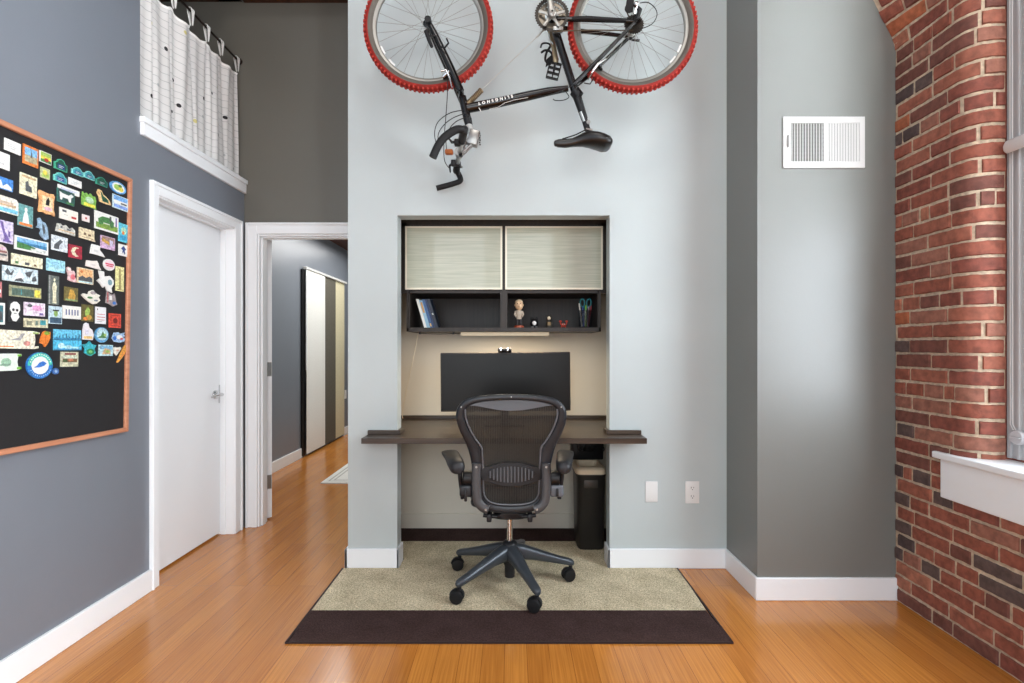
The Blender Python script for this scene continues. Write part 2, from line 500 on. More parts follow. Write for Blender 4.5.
# bulk of the wall behind the face
box(bm, XB + 0.012, 2.25, -4.2, YR - .002, 0, ZS - 0.002, mi=1)
box(bm, XB + .09, 2.25, 2.124, YR - .002, ZS, HC, mi=1); box(bm, XB, 2.25, 2.124, YR - .002, ZS + 43 * cs, HC, mi=1)
box(bm, XB, 2.25, -4.2, -2.9, ZS, HC, mi=1); box(bm, XB, 2.25, -1.3, 0.55, ZS, HC, mi=1)
box(bm, XB, 2.25, 0.55, 2.124, 4.2, HC, mi=1); box(bm, XB, 2.25, -2.9, -1.3, 4.2, HC, mi=1)
struct('wall_brick', bm, [M_MORTAR] + BW, 'old red brick wall with a rounded corner at the window', smooth=True)

# window 1 with its deep white sill
M_SASH = mat('warm white window paint', (184, 184, 184), 0.45)
bm = nbm(); XW = 2.022
box(bm, XW, XW + 0.10, 1.98, 2.118, 0.79, 4.2, 0.003, 1)
box(bm, XW, XW + 0.10, 0.55, 0.67, 0.79, 4.2)
box(bm, XW, XW + 0.10, 0.67, 1.98, 0.79, 0.90); box(bm, XW, XW + 0.10, 0.67, 1.98, 4.08, 4.2)
box(bm, XW + 0.02, XW + 0.08, 0.67, 1.98, 2.44, 2.50)
box(bm, XW - 0.008, XW + .002, 2.065, 2.078, 0.79, 4.2, 0.002, 1)
box(bm, XW - 0.008, XW + .002, 2.100, 2.118, 0.79, 4.2, 0.002, 1)
w1 = struct('window_1', bm, M_SASH, 'white framed window beside the rounded brick corner')
mg = bpy.data.materials.new('window glass'); mg.use_nodes = True; hh = N(mg)
tr = hh.add('ShaderNodeBsdfTransparent'); gl = hh.add('ShaderNodeBsdfGlossy', Roughness=0.02); mx = hh.add('ShaderNodeMixShader'); mx.inputs[0].default_value = 0.06
hh.ln(tr.outputs[0], mx.inputs[1]); hh.ln(gl.outputs[0], mx.inputs[2]); hh.ln(mx.outputs[0], hh.n['Material Output'].inputs['Surface'])
bm = nbm(); box(bm, XW + 0.05, XW + 0.055, 0.67, 1.98, 0.90, 4.08)
struct('window_pane', bm, mg, None, w1)
bm = nbm()
box(bm, 1.858, XW + .02, 0.42, 2.305, 0.751, 0.781, 0.006, 3)
box(bm, 1.870, 1.905, 0.47, 2.272, 0.585, 0.752, 0.004, 2)
struct('trim_4', bm, M_TRIM, 'thick white window sill and apron on the brick wall')
# shade pulled halfway, with hem bar, cord loop and clear cord holder
t = thing('roller_shade', 'white roller shade with rounded hem bar at the top of the window', 'shade', (1.98, 1.35, 2.03))
mshade = mat('white shade cloth', (214, 213, 211), 0.8)
hh = N(mshade); tl_ = hh.add('ShaderNodeBsdfTranslucent'); tl_.inputs[0].default_value = (.95, .95, .93, 1); mx_ = hh.add('ShaderNodeMixShader'); mx_.inputs[0].default_value = .85
hh.ln(hh.b.outputs[0], mx_.inputs[1]); hh.ln(tl_.outputs[0], mx_.inputs[2]); hh.ln(mx_.outputs[0], hh.n['Material Output'].inputs['Surface'])
bm = nbm(); box(bm, 1.999, 2.001, 0.72, 2.03, 2.06, 4.1); obj('shade_cloth', bm, mshade, t)
bm = nbm(); tube(bm, [(1.99, 0.70, 2.043), (1.99, 2.09, 2.043), (1.99, 2.098, 2.043)], [0.026, 0.026, 0.018], 16, flat=[0.013, 0.013, 0.009], up=Vector((1, 0, 0)))
obj('hem_bar', bm, mat('white shade rail', (228, 227, 225), 0.35), t, True)
bm = nbm(); lathe(bm, [(0.03, -0.06), (0.03, 1.5)], (1.99, 0.62, 4.12), 'y', 16); obj('shade_roll', bm, mshade, t, True)
t = thing('cord_loop', 'white shade cord loop ending in a clear round holder above the sill', 'cord', (2.01, 2.05, 0.85))
bm = nbm()
for yy in (2.085, 2.096): tube(bm, [(2.006, yy, 3.1), (2.008, yy, 0.93), (2.010, yy - 0.012, 0.905)], 0.0016, 6)
obj('cord', bm, mat('white cord', (225, 224, 220), 0.6), t, True)
bm = nbm(); lathe(bm, [(0.005, -0.008), (0.026, -0.008), (0.030, -0.003), (0.030, 0.006), (0.02, 0.009), (0.005, 0.009)], (2.008, 2.066, 0.88), 'x', 20)
box(bm, 1.994, 2.0, 2.045, 2.087, 0.877, 0.883)
obj('cord_holder', bm, mat('clear grey plastic', (196, 196, 198), 0.12, coat=0.4), t, True)

# rear wall far behind the camera with three tall windows
bm = nbm(); yb = -4.2
for x0, x1 in ((-1.9, -1.6), (-0.5, -0.25), (0.85, 1.0), (1.9, 2.0)): box(bm, x0, x1, yb - .12, yb, 0, HC)
box(bm, -1.9, 2.0, yb - .12, yb, 0, 0.5); box(bm, -1.9, 2.0, yb - .12, yb, 4.6, HC)
struct('wall_rear', bm, M_LIGHT, 'pale wall with tall windows behind the viewpoint')

# air grille in the grey wall
mw = mat('white enamel', (226, 226, 224), 0.45, spec=.3); mgr = mat('white grille enamel', (214, 214, 212), 0.7, spec=.15)
def Rp(px, py, z=YR): return P(px, py, z)
g = thing('air_grille', 'white metal air register with upright vanes on grey wall', 'vent', (1.53, YR, 2.1))
a, b = Rp(782.6, 168.3), Rp(863.8, 117.3)
def ring_frame(bm, x0, x1, z0, z1, ix0, ix1, iz0, iz1, y0, y1):
    for (p, q, r, s) in ((x0, ix0, z0, z1), (ix1, x1, z0, z1), (ix0, ix1, z0, iz0), (ix0, ix1, iz1, z1)):
        box(bm, p, q, y0, y1, r, s)
bm = nbm()
ix0, ix1 = Rp(790, 0).x, Rp(858.5, 0).x; iz0, iz1 = Rp(0, 162).z, Rp(0, 123.5).z
xm0, xm1 = Rp(822.8, 0).x, Rp(825.8, 0).x
ring_frame(bm, a.x, b.x, a.z, b.z, ix0, ix1, iz0, iz1, YR - 0.008, YR + 0.001)
box(bm, xm0, xm1, YR - 0.008, YR - .001, iz0, iz1)
obj('grille_frame', bm, mgr, g)
bm = nbm(); box(bm, ix0 - .003, ix1 + .003, YR + 0.0002, YR + 0.0008, iz0 - .003, iz1 + .003)
obj('backing', bm, mat('dark duct', (16, 17, 16), 0.9, spec=.05), g)
bm = nbm()
for k in range(9):
    z = iz0 + (iz1 - iz0) * (k + 0.5) / 9; box(bm, ix0, xm0, YR - 0.0035, YR - 0.001, z - 0.0035, z + 0.0035)
obj('cross_bar', bm, mat('grey cross bars', (128, 130, 126), 0.8, spec=.1), g)
for side, (s0, s1, ang, n) in enumerate(((ix0, xm0, 0.15, 12), (xm1, ix1, -1.0, 12))):
    for k in range(n):
        x = s0 + (s1 - s0) * (k + 0.5) / n; w = 0.0018 if side == 0 else 0.0048
        bm = nbm(); box(bm, x - w, x + w, YR - 0.0062, YR - 0.0045, iz0, iz1, rot=Matrix.Rotation(ang * 0.15, 3, 'Z'))
        obj('vane', bm, mgr, g)
bm = nbm(); q = Rp(787, 0).x; box(bm, q - .003, q + .003, YR - 0.016, YR - 0.008, Rp(0, 148).z, Rp(0, 136).z, 0.001, 1)
obj('lever', bm, mat('grey lever', (150, 150, 148), 0.4), g)

# wall plates
def plate(name, label, px0, px1, py0, py1, outlet):
    p, q = P(px0, py1, YM), P(px1, py0, YM); cx = (p.x + q.x) / 2; cz = (p.z + q.z) / 2
    bm = nbm(); box(bm, p.x, q.x, YM - 0.006, YM - 0.0003, p.z, q.z, 0.002, 2)
    if not outlet:
        for dz in (-0.04, 0.04): lathe(bm, [(0.003, -0.0012), (0.003, 0)], (cx, YM - 0.006, cz + dz), 'y', 10)
        o = obj(name, bm, mw, smooth=True); tag(o, label, 'wall plate'); return
    t = thing(name, label, 'outlet', (cx, YM, p.z)); obj('cover_plate', bm, mw, t, True)
    for dz in (-0.0235, 0.0235):
        bm = nbm(); prism(bm, ell((cx, YM - 0.0075, cz + dz), (1, 0, 0), (0, 0, 1), 0.017, 0.0155, 20, 0.7), (0, 0.0015, 0)); s = obj('socket', bm, mw, t)
        bm = nbm()
        box(bm, cx - 0.008, cx - 0.0055, YM - 0.0079, YM - 0.0074, cz + dz - 0.001, cz + dz + 0.008)
        box(bm, cx + 0.0055, cx + 0.008, YM - 0.0079, YM - 0.0074, cz + dz, cz + dz + 0.007)
        lathe(bm, [(0.0028, -0.0079 + 0.0), (0.0028, -0.0074)], (cx, YM, cz + dz - 0.0075), 'y', 10)
        obj('slot', bm, M_BLACK, s)
plate('blank_wall_plate', 'blank white cover plate on pale wall left of the outlet', 645.3, 657.5, 481.3, 501.7, False)
plate('wall_outlet', 'white double power outlet on pale wall right of the blank plate', 685.0, 699.0, 481.0, 503.2, True)
bm = nbm(); box(bm, -2.36, -2.352, 7.32, 7.395, 0.51, 0.63, 0.002, 1)
tag(obj('light_switch', bm, mw), 'small white wall plate beyond the cream blind panel', 'switch')

# ------------------------------------------------------------------ carpet
t = thing('area_carpet', 'beige carpet with dark brown end bands under the desk chair', 'rug', (0, 2.14, 0))
bm = nbm()
poly = [(-0.941, 2.434), (0.908, 2.434), (0.925, 2.900), (0.533, 2.900), (0.533, 3.03), (0.655, 3.03), (0.655, 3.30), (-0.775, 3.30), (-0.775, 3.03), (-0.629, 3.03), (-0.629, 2.900), (-0.94, 2.900)]
prism(bm, [(x, y, 0.001) for x, y in poly], (0, 0, 0.007)); obj('carpet_field', bm, M_CARPET, t)
bm = nbm(); prism(bm, [(x, y, 0.001) for x, y in ((-0.934, 2.176), (0.920, 2.176), (0.908, 2.433), (-0.941, 2.433))], (0, 0, 0.0072)); obj('dark_band', bm, M_CARPETD, t)
bm = nbm(); box(bm, -0.775, 0.655, 3.301, 3.534, 0.001, 0.0082); obj('dark_band', bm, M_CARPETD, t)
bm = nbm()
box(bm, -0.948, -0.938, 2.172, 2.899, 0.001, 0.0085); box(bm, 0.916, 0.925, 2.172, 2.899, 0.001, 0.0085); box(bm, -0.948, 0.925, 2.170, 2.177, 0.001, 0.0085)
obj('edge_binding', bm, mat('dark binding', (46, 30, 28), 0.9), t)

# rug in the far room
bm = nbm(); box(bm, -1.735, -0.95, 4.71, 6.6, 0.001, 0.012, 0.002, 1)
t = obj('far_rug', bm, mat('white rug', (226, 225, 220), 0.9, var=0.03, vscale=60)); tag(t, 'white rug on the floor beyond the doorway', 'rug')
bm = nbm()
for d in (0.05, 0.09):
    box(bm, -1.735 + d, -1.735 + d + .012, 4.71 + d, 6.6 - d, 0.0115, 0.0128); box(bm, -1.735 + d, -0.97, 4.71 + d, 4.71 + d + .012, 0.0115, 0.0128)
o = obj('border_line', bm, mat('grey rug line', (168, 166, 160), 0.9), t)

# sliding panel blind in the far room
t = thing('panel_blind', 'sliding panel blind of white, dark grey and cream cloth', 'blind', (-2.33, 5.85, 0))
bm = nbm(); box(bm, -2.345, -2.305, 5.84, 7.27, 2.118, 2.145, 0.003, 1); obj('track_rail', bm, mat('pale track rail', (206, 206, 204), .4), t)
lin_w = mat('white linen cloth', (226, 226, 222), 0.85, var=0.03, vscale=90); lin_d = mat('dark grey linen cloth', (86, 82, 72), 0.85, var=0.1, vscale=90); lin_c = mat('cream linen cloth', (206, 198, 166), 0.85, var=0.04, vscale=90)
for (y0, y1, x, m_, lb) in ((5.87, 6.45, -2.318, lin_w, 'white cloth panel'), (6.45, 6.86, -2.326, lin_d, 'dark grey cloth panel'), (6.86, 7.24, -2.334, lin_c, 'cream cloth panel')):
    bm = nbm(); box(bm, x - .003, x, y0, y1, 0.03, 2.12); o = obj('cloth_panel', bm, m_, t); o['label'] = lb
bm = nbm(); box(bm, -2.356, -2.337, 5.80, 5.875, 0.02, 2.11); obj('gap_shade_strip', bm, M_BLACK, t)  # black strip put in for the dark depth of the open closet gap
bm = nbm(); cyl(bm, (-2.312, 5.845, 0.98), (-2.312, 5.845, 2.11), 0.007, 10); obj('pull_wand', bm, M_TRIM, t, True)
# ------------------------------------------------------------------ desk built into the niche
t = thing('desk_counter', 'dark wooden counter desk built into the niche with ends over the wall', 'desk', (-0.04, 2.78, 0.72))
bm = nbm()
pts = [(-0.806, 2.78), (0.722, 2.78), (0.722, 2.917), (0.545, 2.917), (0.545, 3.022), (0.657, 3.022), (0.657, 3.547), (-0.777, 3.547), (-0.777, 3.022), (-0.641, 3.022), (-0.641, 2.917), (-0.806, 2.917)]
prism(bm, [(x, y, 0.722) for x, y in pts], (0, 0, 0.030), bev=0.002)
obj('worktop', bm, M_DESK, t)
bm = nbm(); box(bm, -0.777, 0.657, 3.528, 3.546, 0.752, 0.775, 0.002, 1); obj('backsplash', bm, M_DESK, t)
for s, x0, x1, xi in ((-1, -0.806, -0.624, -0.642), (1, 0.528, 0.722, 0.546)):
    bm = nbm(); box(bm, x0 + (0.0), x1, 2.900, 2.9165, 0.752, 0.775, 0.002, 1)
    if s < 0: box(bm, -0.6425, -0.624, 2.9165, 3.01, 0.752, 0.775, 0.002, 1)
    else: box(bm, 0.528, 0.5465, 2.9165, 3.01, 0.752, 0.775, 0.002, 1)
    obj('edge_strip', bm, M_DESK, t)

# ------------------------------------------------------------------ wall cabinet
YC = 3.15
t = thing('wall_cabinet', 'dark wall cabinet with two pale green glass doors over open shelves', 'cabinet', (-0.05, 3.35, 1.334))
zt, zd, zb = 1.985, 1.588, 1.334; xl, xr = -0.64, 0.54; yb_ = 3.547
bm = nbm()
box(bm, xl, xl + .018, YC + .02, yb_, zb, zt); box(bm, xr - .018, xr, YC + .02, yb_, zb, zt)
box(bm, xl, xr, YC + .02, yb_, zt, zt + .018); box(bm, xl, xr, YC + .02, yb_, zd - .02, zd)
box(bm, xl, xr, YC + .006, yb_, zb, zb + .024); box(bm, xl + .01, xr - .01, yb_ - .012, yb_, zb, zt)
box(bm, -0.071, -0.028, YC + .01, yb_, zb + .02, zt)
box(bm, xl, xl + .012, YC + .006, YC + .03, zb, zd); box(bm, xr - .012, xr, YC + .006, YC + .03, zb, zd)
obj('carcass', bm, M_CAB, t)
bm = nbm(); box(bm, -0.77, 0.652, YC + .03, YC + .048, 1.975, 2.028); box(bm, -.77, xl, YC + .03, YC + .048, zd - .02, 2.0); box(bm, xr, .652, YC + .03, YC + .048, zd - .02, 2.0)
obj('shade_and_top_panel', bm, M_CAB, t)  # side panels added as shade on the niche wall; top strip is cabinet body
mfr = mat('champagne aluminium frame', (222, 214, 194), 0.38, 0.3)
for x0, x1 in ((P(405.2, 0, YC).x, P(502.3, 0, YC).x), (P(505.2, 0, YC).x, P(602.8, 0, YC).x)):
    bm = nbm(); z0, z1 = P(0, 289.5, YC).z, P(0, 226.3, YC).z; w = 0.011
    for q in ((x0, x0 + w, z0, z1), (x1 - w, x1, z0, z1), (x0 + w, x1 - w, z0, z0 + w), (x0 + w, x1 - w, z1 - w, z1)): box(bm, q[0], q[1], YC - .003, YC + .018, q[2], q[3])
    d = obj('door', bm, mfr, t)
    bm = nbm(); box(bm, x0 + w, x1 - w, YC, YC + .008, z0 + w, z1 - w); obj('glass_panel', bm, M_GLASSDOOR, d)
    bm = nbm(); hx = x1 - 0.085 if x0 < -0.3 else x0 + 0.035; box(bm, hx - .03, hx + .03, YC - .010, YC - .002, z0 - .001, z0 + .004, 0.001, 1); obj('pull_lip', bm, mfr, d)

# under-cabinet light bar with its clips
t = thing('under_cabinet_light', 'slim metal light bar mounted below the cabinet', 'light', (-0.04, 3.25, 1.31))
bm = nbm(); box(bm, P(461, 0, 3.2).x, P(549, 0, 3.2).x, 3.185, 3.215, 1.314, 1.333, 0.003, 2); box(bm, P(461, 0, 3.2).x, P(549, 0, 3.2).x, 3.183, 3.186, 1.3085, 1.331); obj('light_housing', bm, mat('pale bronze housing', (182, 166, 138), .4, .3), t)
bm = nbm(); box(bm, P(463, 0, 3.2).x, P(547, 0, 3.2).x, 3.19, 3.21, 1.3115, 1.3145); obj('diffuser', bm, mat('warm diffuser', (255, 226, 178), 0.5, emit=.1), t)
bm = nbm()
for px in (420, 453.5): box(bm, P(px, 0, 3.2).x - .006, P(px, 0, 3.2).x + .006, 3.19, 3.21, 1.318, 1.333, .001, 1)
tube(bm, [P(420, 333.5, 3.2), P(440, 334.2, 3.2), P(453, 333.5, 3.2), P(461, 333.8, 3.2)], 0.0018, 6)
obj('cable_clip', bm, M_BLACK, t)
bm = nbm(); pts = spline([tuple(P(418, 334, 3.2)), tuple(P(413, 360, 3.3)), tuple(P(406, 392, 3.42)), tuple(P(402.5, 413, 3.50)), tuple(P(402.8, 418.5, 3.49))], 6)
tube(bm, pts, 0.0022, 6)
o = obj('power_cord', bm, mat('cream cord', (220, 208, 182), 0.5), smooth=True); tag(o, 'thin cream cord running from the light down to the desk', 'cord')

# ------------------------------------------------------------------ monitor and webcam
t = thing('monitor', 'wide dark matte monitor standing on the desk behind the chair', 'monitor', (-0.04, 3.3, 0.752))
YS = 3.2; x0, x1 = P(440.5, 0, YS).x, P(570.5, 0, YS).x; z0, z1 = P(0, 411.3, YS).z, P(0, 352.4, YS).z
R1 = Matrix.Rotation(math.radians(-0.5), 3, 'Y')
bm = nbm(); box(bm, x0, x1, YS, YS + .028, z0, z1, 0.005, 2, rot=R1); obj('bezel', bm, mat('bronze grey bezel', (62, 56, 50), 0.35), t, True)
bm = nbm(); box(bm, x0 + .006, x1 - .006, YS - .0008, YS + .004, z0 + .010, z1 - .006, rot=R1); obj('screen', bm, mat('dark matte screen', (20, 20, 19), 0.3, spec=0.22), t)
bm = nbm(); box(bm, x0 + .16, x1 - .16, YS + .02, YS + .055, z0 + .06, z1 - .06, 0.015, 3); box(bm, -0.09, 0.0, YS + .055, YS + .10, 0.90, 0.99, .005, 2); obj('rear_housing', bm, M_BLACK, t, True)
bm = nbm(); box(bm, -0.07, -0.02, YS + .09, YS + .11, 0.762, 0.98, .005, 2); obj('stand_column', bm, M_BLACK, t, True)
bm = nbm(); box(bm, -0.17, 0.08, YS - .03, YS + .17, 0.7525, 0.765, .005, 2); obj('stand_base', bm, M_BLACK, t, True)
t = thing('webcam', 'small black and silver webcam clipped on top of the monitor', 'webcam', (P(504, 352, YS)))
bm = nbm(); a = P(498.5, 350.2, YS - .012); b = P(511.5, 350.2, YS - .012)
tube(bm, [a, b], 0.0145, 16); tube(bm, [a - Vector((.004, 0, 0)), a], [0.009, 0.0145], 16)
obj('camera_body', bm, M_BLACK, t, True)
for px in (500.8, 507.7):
    bm = nbm(); tube(bm, [P(px - .7, 350.2, YS - .012), P(px + .9, 350.2, YS - .012)], 0.0152, 16); obj('silver_ring', bm, M_CHROME, t, True)
bm = nbm(); lathe(bm, [(0.004, -.019), (0.012, -.017), (0.013, -0.008)], P(504.2, 350, YS), 'y', 16); obj('lens', bm, M_BLACKG, t, True)
bm = nbm(); q = P(504.3, 352.5, YS); box(bm, q.x - .02, q.x + .02, YS - .012, YS + .036, z1 - .006 + .004, z1 + .006, .002, 1); box(bm, q.x - .02, q.x + .02, YS - .012, YS - .003, z1 - .012, z1 + .004, .002, 1); obj('clip', bm, M_BLACK, t)

# ------------------------------------------------------------------ books leaning in the left compartment
zs = zb + 0.0245; Yb = 3.22
bspec = [  # left px of spine at foot, thickness px, colour, height, label
    (424.3, 2.6, (232, 232, 226), 0.178, 'white paperback leaning leftmost on the cabinet shelf', 'white'),
    (427.1, 3.0, (150, 188, 210), 0.170, 'pale blue book leaning second from the left on the shelf', 'pale'),
    (430.4, 2.4, (62, 100, 150), 0.176, 'mid blue book leaning in the middle of the shelf row', 'mid'),
    (433.1, 1.9, (34, 56, 96), 0.176, 'dark blue book leaning right of the mid blue one', 'dark'),
    (435.3, 3.0, (28, 38, 56), 0.180, 'blackish navy book leaning rightmost of the shelf row', 'navy')]
for px, w, col, h, lab, nm in bspec:
    th = w * Yb / F; x = P(px, 0, Yb).x; lean = 0.052
    t = thing('leaning_book', lab, 'book', (x, Yb, zs), 'books leaning on the cabinet shelf')
    def bk(x0_, x1_, z0_, z1_, y0_, y1_):
        bm = nbm(); vs = box(bm, x0_, x1_, y0_, y1_, z0_, z1_)
        for v in vs: v.co.x -= (v.co.z - zs) * (lean / 0.178)
        return bm
    mc = mat('book cover ' + nm, col, 0.45)
    obj('pages', bk(x + .0012, x + th - .0012, zs + .002, zs + h - .002, Yb + .003, Yb + .12), mat('book pages', (226, 220, 204), 0.9), t)
    bmz = bk(x, x + .0012, zs, zs + h, Yb, Yb + .125); bm2 = bk(x + th - .0012, x + th, zs, zs + h, Yb, Yb + .125); me = bpy.data.meshes.new('tmp'); bm2.to_mesh(me); bmz.from_mesh(me); bm2.free(); bpy.data.meshes.remove(me)
    obj('cover', bmz, mc, t)
    obj('spine', bk(x, x + th, zs, zs + h, Yb - .002, Yb + .003), mc, t)
    if nm in ('pale', 'mid', 'navy'):
        bm = bk(x + th * .2, x + th * .8, zs + (h * .55 if nm == 'pale' else h * (.05 if nm == 'mid' else .45)), zs + h * (.93 if nm == 'pale' else (.16 if nm == 'mid' else .5)), Yb - .0028, Yb - .0015)
        obj('spine_label', bm, mat('spine label ' + nm, {'pale': (196, 150, 90), 'mid': (226, 190, 120), 'navy': (180, 184, 180)}[nm], 0.6), t)

# small ornaments in the right compartment
Yo = 3.24
def SO(px, py=326.5): v = P(px, py, Yo); v.z = max(v.z, zs); return v
def zz(py): return P(0, py, Yo).z
x = SO(519).x
t = thing('bobblehead_figurine', 'bobblehead figurine with a big head on a round red brown base', 'figurine', (x, Yo, zs))
bm = nbm(); lathe(bm, [(0.030, 0.0), (0.030, 0.006), (0.024, 0.014), (0.012, 0.016)], (x, Yo, zs), 'z', 20); obj('base', bm, mat('red brown base', (150, 66, 38), 0.4), t, True)
bm = nbm()
for s in (-1, 1): tube(bm, [(x + s * .011, Yo, zs + .014), (x + s * .009, Yo, zs + .055)], [.0065, .0085], 10)
for s in (-1, 1): sphere(bm, (x + s * .012, Yo - .006, zs + .017), .009, .8, 1.4, .6, 10)
obj('trousers', bm, mat('dark cloth', (48, 44, 46), 0.7), t, True)
bm = nbm(); loft(bm, [ell((x, Yo, z), (1, 0, 0), (0, 1, 0), r, r * .7, 14) for z, r in ((zs + .05, .017), (zs + .07, .016), (zs + .09, .021), (zs + .1, .018), (zs + .104, .008))])
for s in (-1, 1): tube(bm, [(x + s * .018, Yo, zs + .096), (x + s * .024, Yo - .003, zs + .078), (x + s * .017, Yo - .012, zs + .064)], [.007, .006, .005], 8)
obj('jacket', bm, mat('pale jacket', (176, 162, 144), 0.7), t, True)
bm = nbm(); sphere(bm, (x, Yo, zs + .133), .026, .92, .95, 1.2, 18)
sphere(bm, (x, Yo - .026, zs + .130), .005, .8, 1, 1.2, 8); [sphere(bm, (x + s * .024, Yo, zs + .132), .006, .5, .8, 1.2, 8) for s in (-1, 1)]
obj('head', bm, mat('ivory skin', (226, 190, 150), 0.5), t, True)
bm = nbm()
for s in (-1, 1): sphere(bm, (x + s * .009, Yo - .0235, zs + .139), .0028, 1, .6, 1, 8)
box(bm, x - .008, x + .008, Yo - .0245, Yo - .021, zs + .119, zs + .121)
obj('facial_features', bm, M_BLACK, t)
bm = nbm(); sphere(bm, (x, Yo + .004, zs + .147), .025, .93, .95, .75, 16); obj('hair', bm, mat('blond hair', (236, 214, 176), 0.7), t, True)
x = SO(534.2).x
t = thing('round_toy', 'small round black figurine with a white front between two figurines', 'figurine', (x, Yo, zs))
bm = nbm(); sphere(bm, (x, Yo, zs + .024), .022, 1, .9, 1.05, 16)
for s in (-1, 1): sphere(bm, (x + s * .012, Yo, zs + .047), .008, 1, .7, 1, 8)
obj('body', bm, M_BLACK, t, True)
bm = nbm(); sphere(bm, (x, Yo - .012, zs + .024), .0125, 1, .8, 1.05, 12); obj('belly', bm, mat('white vinyl', (226, 224, 220), .5), t, True)
bm = nbm()
for s in (-1, 1): sphere(bm, (x + s * .010, Yo - .008, zs + .004), .0075, 1, 1.3, .55, 8)
obj('foot', bm, mat('grey vinyl', (120, 120, 122), .5), t, True)
x = SO(549).x
t = thing('hooded_figurine', 'small dark hooded figurine with a pale face beside the red toy', 'figurine', (x, Yo, zs))
bm = nbm(); loft(bm, [ell((x, Yo, z), (1, 0, 0), (0, 1, 0), r, r * .8, 14) for z, r in ((zs, .016), (zs + .004, .018), (zs + .03, .016), (zs + .036, .011), (zs + .042, .014), (zs + .055, .014), (zs + .064, .009), (zs + .067, .003))])
obj('robe', bm, mat('dark olive vinyl', (50, 46, 38), .5), t, True)
bm = nbm(); sphere(bm, (x, Yo - .007, zs + .049), .0095, 1, .7, 1.1, 12); obj('face', bm, mat('pale face', (208, 196, 168), .5), t, True)
bm = nbm(); box(bm, x - .009, x + .009, Yo - .016, Yo - .012, zs + .012, zs + .03, .002, 1); obj('chest_panel', bm, mat('tan vinyl', (132, 108, 70), .5), t)
x = SO(563.5).x
t = thing('red_crab_toy', 'tiny red toy with two raised claws left of the pen cup', 'figurine', (x, Yo, zs))
bm = nbm(); sphere(bm, (x, Yo, zs + .017), .015, 1, .8, .85, 12)
for s in (-1, 1): tube(bm, [(x + s * .009, Yo, zs + .016), (x + s * .018, Yo, zs + .024), (x + s * .020, Yo, zs + .036)], [.004, .004, .004], 8); sphere(bm, (x + s * .019, Yo, zs + .041), .010, 1, .6, .7, 10)
for s in (-1, 1): tube(bm, [(x + s * .010, Yo, zs + .012), (x + s * .014, Yo, zs + .001)], .004, 8)
obj('body', bm, mat('red vinyl', (186, 62, 42), .4), t, True)
bm = nbm(); [sphere(bm, (x + s * .006, Yo - .011, zs + .023), .0035, 1, 1, 1, 8) for s in (-1, 1)]; obj('eye', bm, mat('white vinyl', (226, 224, 220), .5), t, True)
# pen cup
M_CUP = mat('smoky cup', (34, 44, 52), .15); M_CUP.node_tree.nodes['Principled BSDF'].inputs['Alpha'].default_value = .38
x = SO(585.3).x; yc = 3.255
t = thing('pen_cup', 'dark pen cup full of pens at the right end of the shelf', 'cup', (x, yc, zs))
bm = nbm(); lathe(bm, [(0.0, .002), (.036, 0.0), (.039, .01), (.042, .095), (.039, .095), (.036, .012), (0.0, .008)], (x, yc, zs), 'z', 24, closed=False); obj('cup', bm, M_CUP, t, True)
for k, (dx, dy, lx, h, col, lab, nm) in enumerate(((-.026, -.012, -.012, .135, (230, 226, 214), 'white pen in the pen cup, farthest left', 'white'), (-.014, -.02, -.004, .115, (44, 70, 150), 'blue pen in the pen cup next to the white one', 'blue'), (.002, -.026, 0, .125, (122, 176, 42), 'lime green marker in the middle of the pen cup', 'lime'), (.016, -.018, .006, .118, (150, 120, 130), 'mauve pencil in the pen cup right of the green marker', 'mauve'), (.026, -.004, .012, .122, (150, 48, 56), 'dark red pen in the pen cup, farthest right', 'red'))):
    bm = nbm(); a = Vector((x + dx * .8, yc + dy * .8, zs + .01)); b = Vector((x + dx + lx, yc + dy, zs + h)); m_ = b - a
    tube(bm, [a, a + m_ * .8, a + m_ * .82, a + m_ * .95, b], [.0042, .0042, .0048, .0048, .002], 10)
    o = obj('pen', bm, mat('pen ' + nm, col, .4), smooth=True); tag(o, lab, 'pen', 'pens in the pen cup')
t = thing('scissors', 'teal handled scissors standing in the pen cup', 'scissors', (x, yc, zs + .01))
mteal = mat('teal plastic', (34, 120, 128), .4)
for s in (-1, 1):
    c = Vector((x + .005 + s * .020, yc + .004, zs + .137))
    bm = nbm(); tube(bm, ell(c, (1, 0, .15 * s), (0, 0, 1), .014, .021, 18), .0042, 8, closed=True, caps=False)
    tube(bm, [c + Vector((-s * .008, 0, -.019)), (x + .005 - s * .002, yc + .004, zs + .09)], .004, 8); obj('handle', bm, mteal, t, True)
    bm = nbm(); prism(bm, [(x + .005 - s * .004, yc + .003 + s * .0012, zs + .095), (x + .005 + s * .006, yc + .003 + s * .0012, zs + .09), (x + .005 + s * .001, yc + .003 + s * .0012, zs + .012)], (0, .001, 0)); obj('blade', bm, M_STEEL, t)

for o in bpy.data.objects:
    k = o.name.split('.')[0]
    if o.parent is None and k in ('round_toy', 'hooded_figurine'): o.scale = (1.22,) * 3
    if o.parent is None and k == 'bobblehead_figurine': o.scale = (1.08,) * 3
    if o.parent is None and k in ('pen_cup', 'pen', 'scissors'): o.scale = (1.0, 1.0, 1.16)
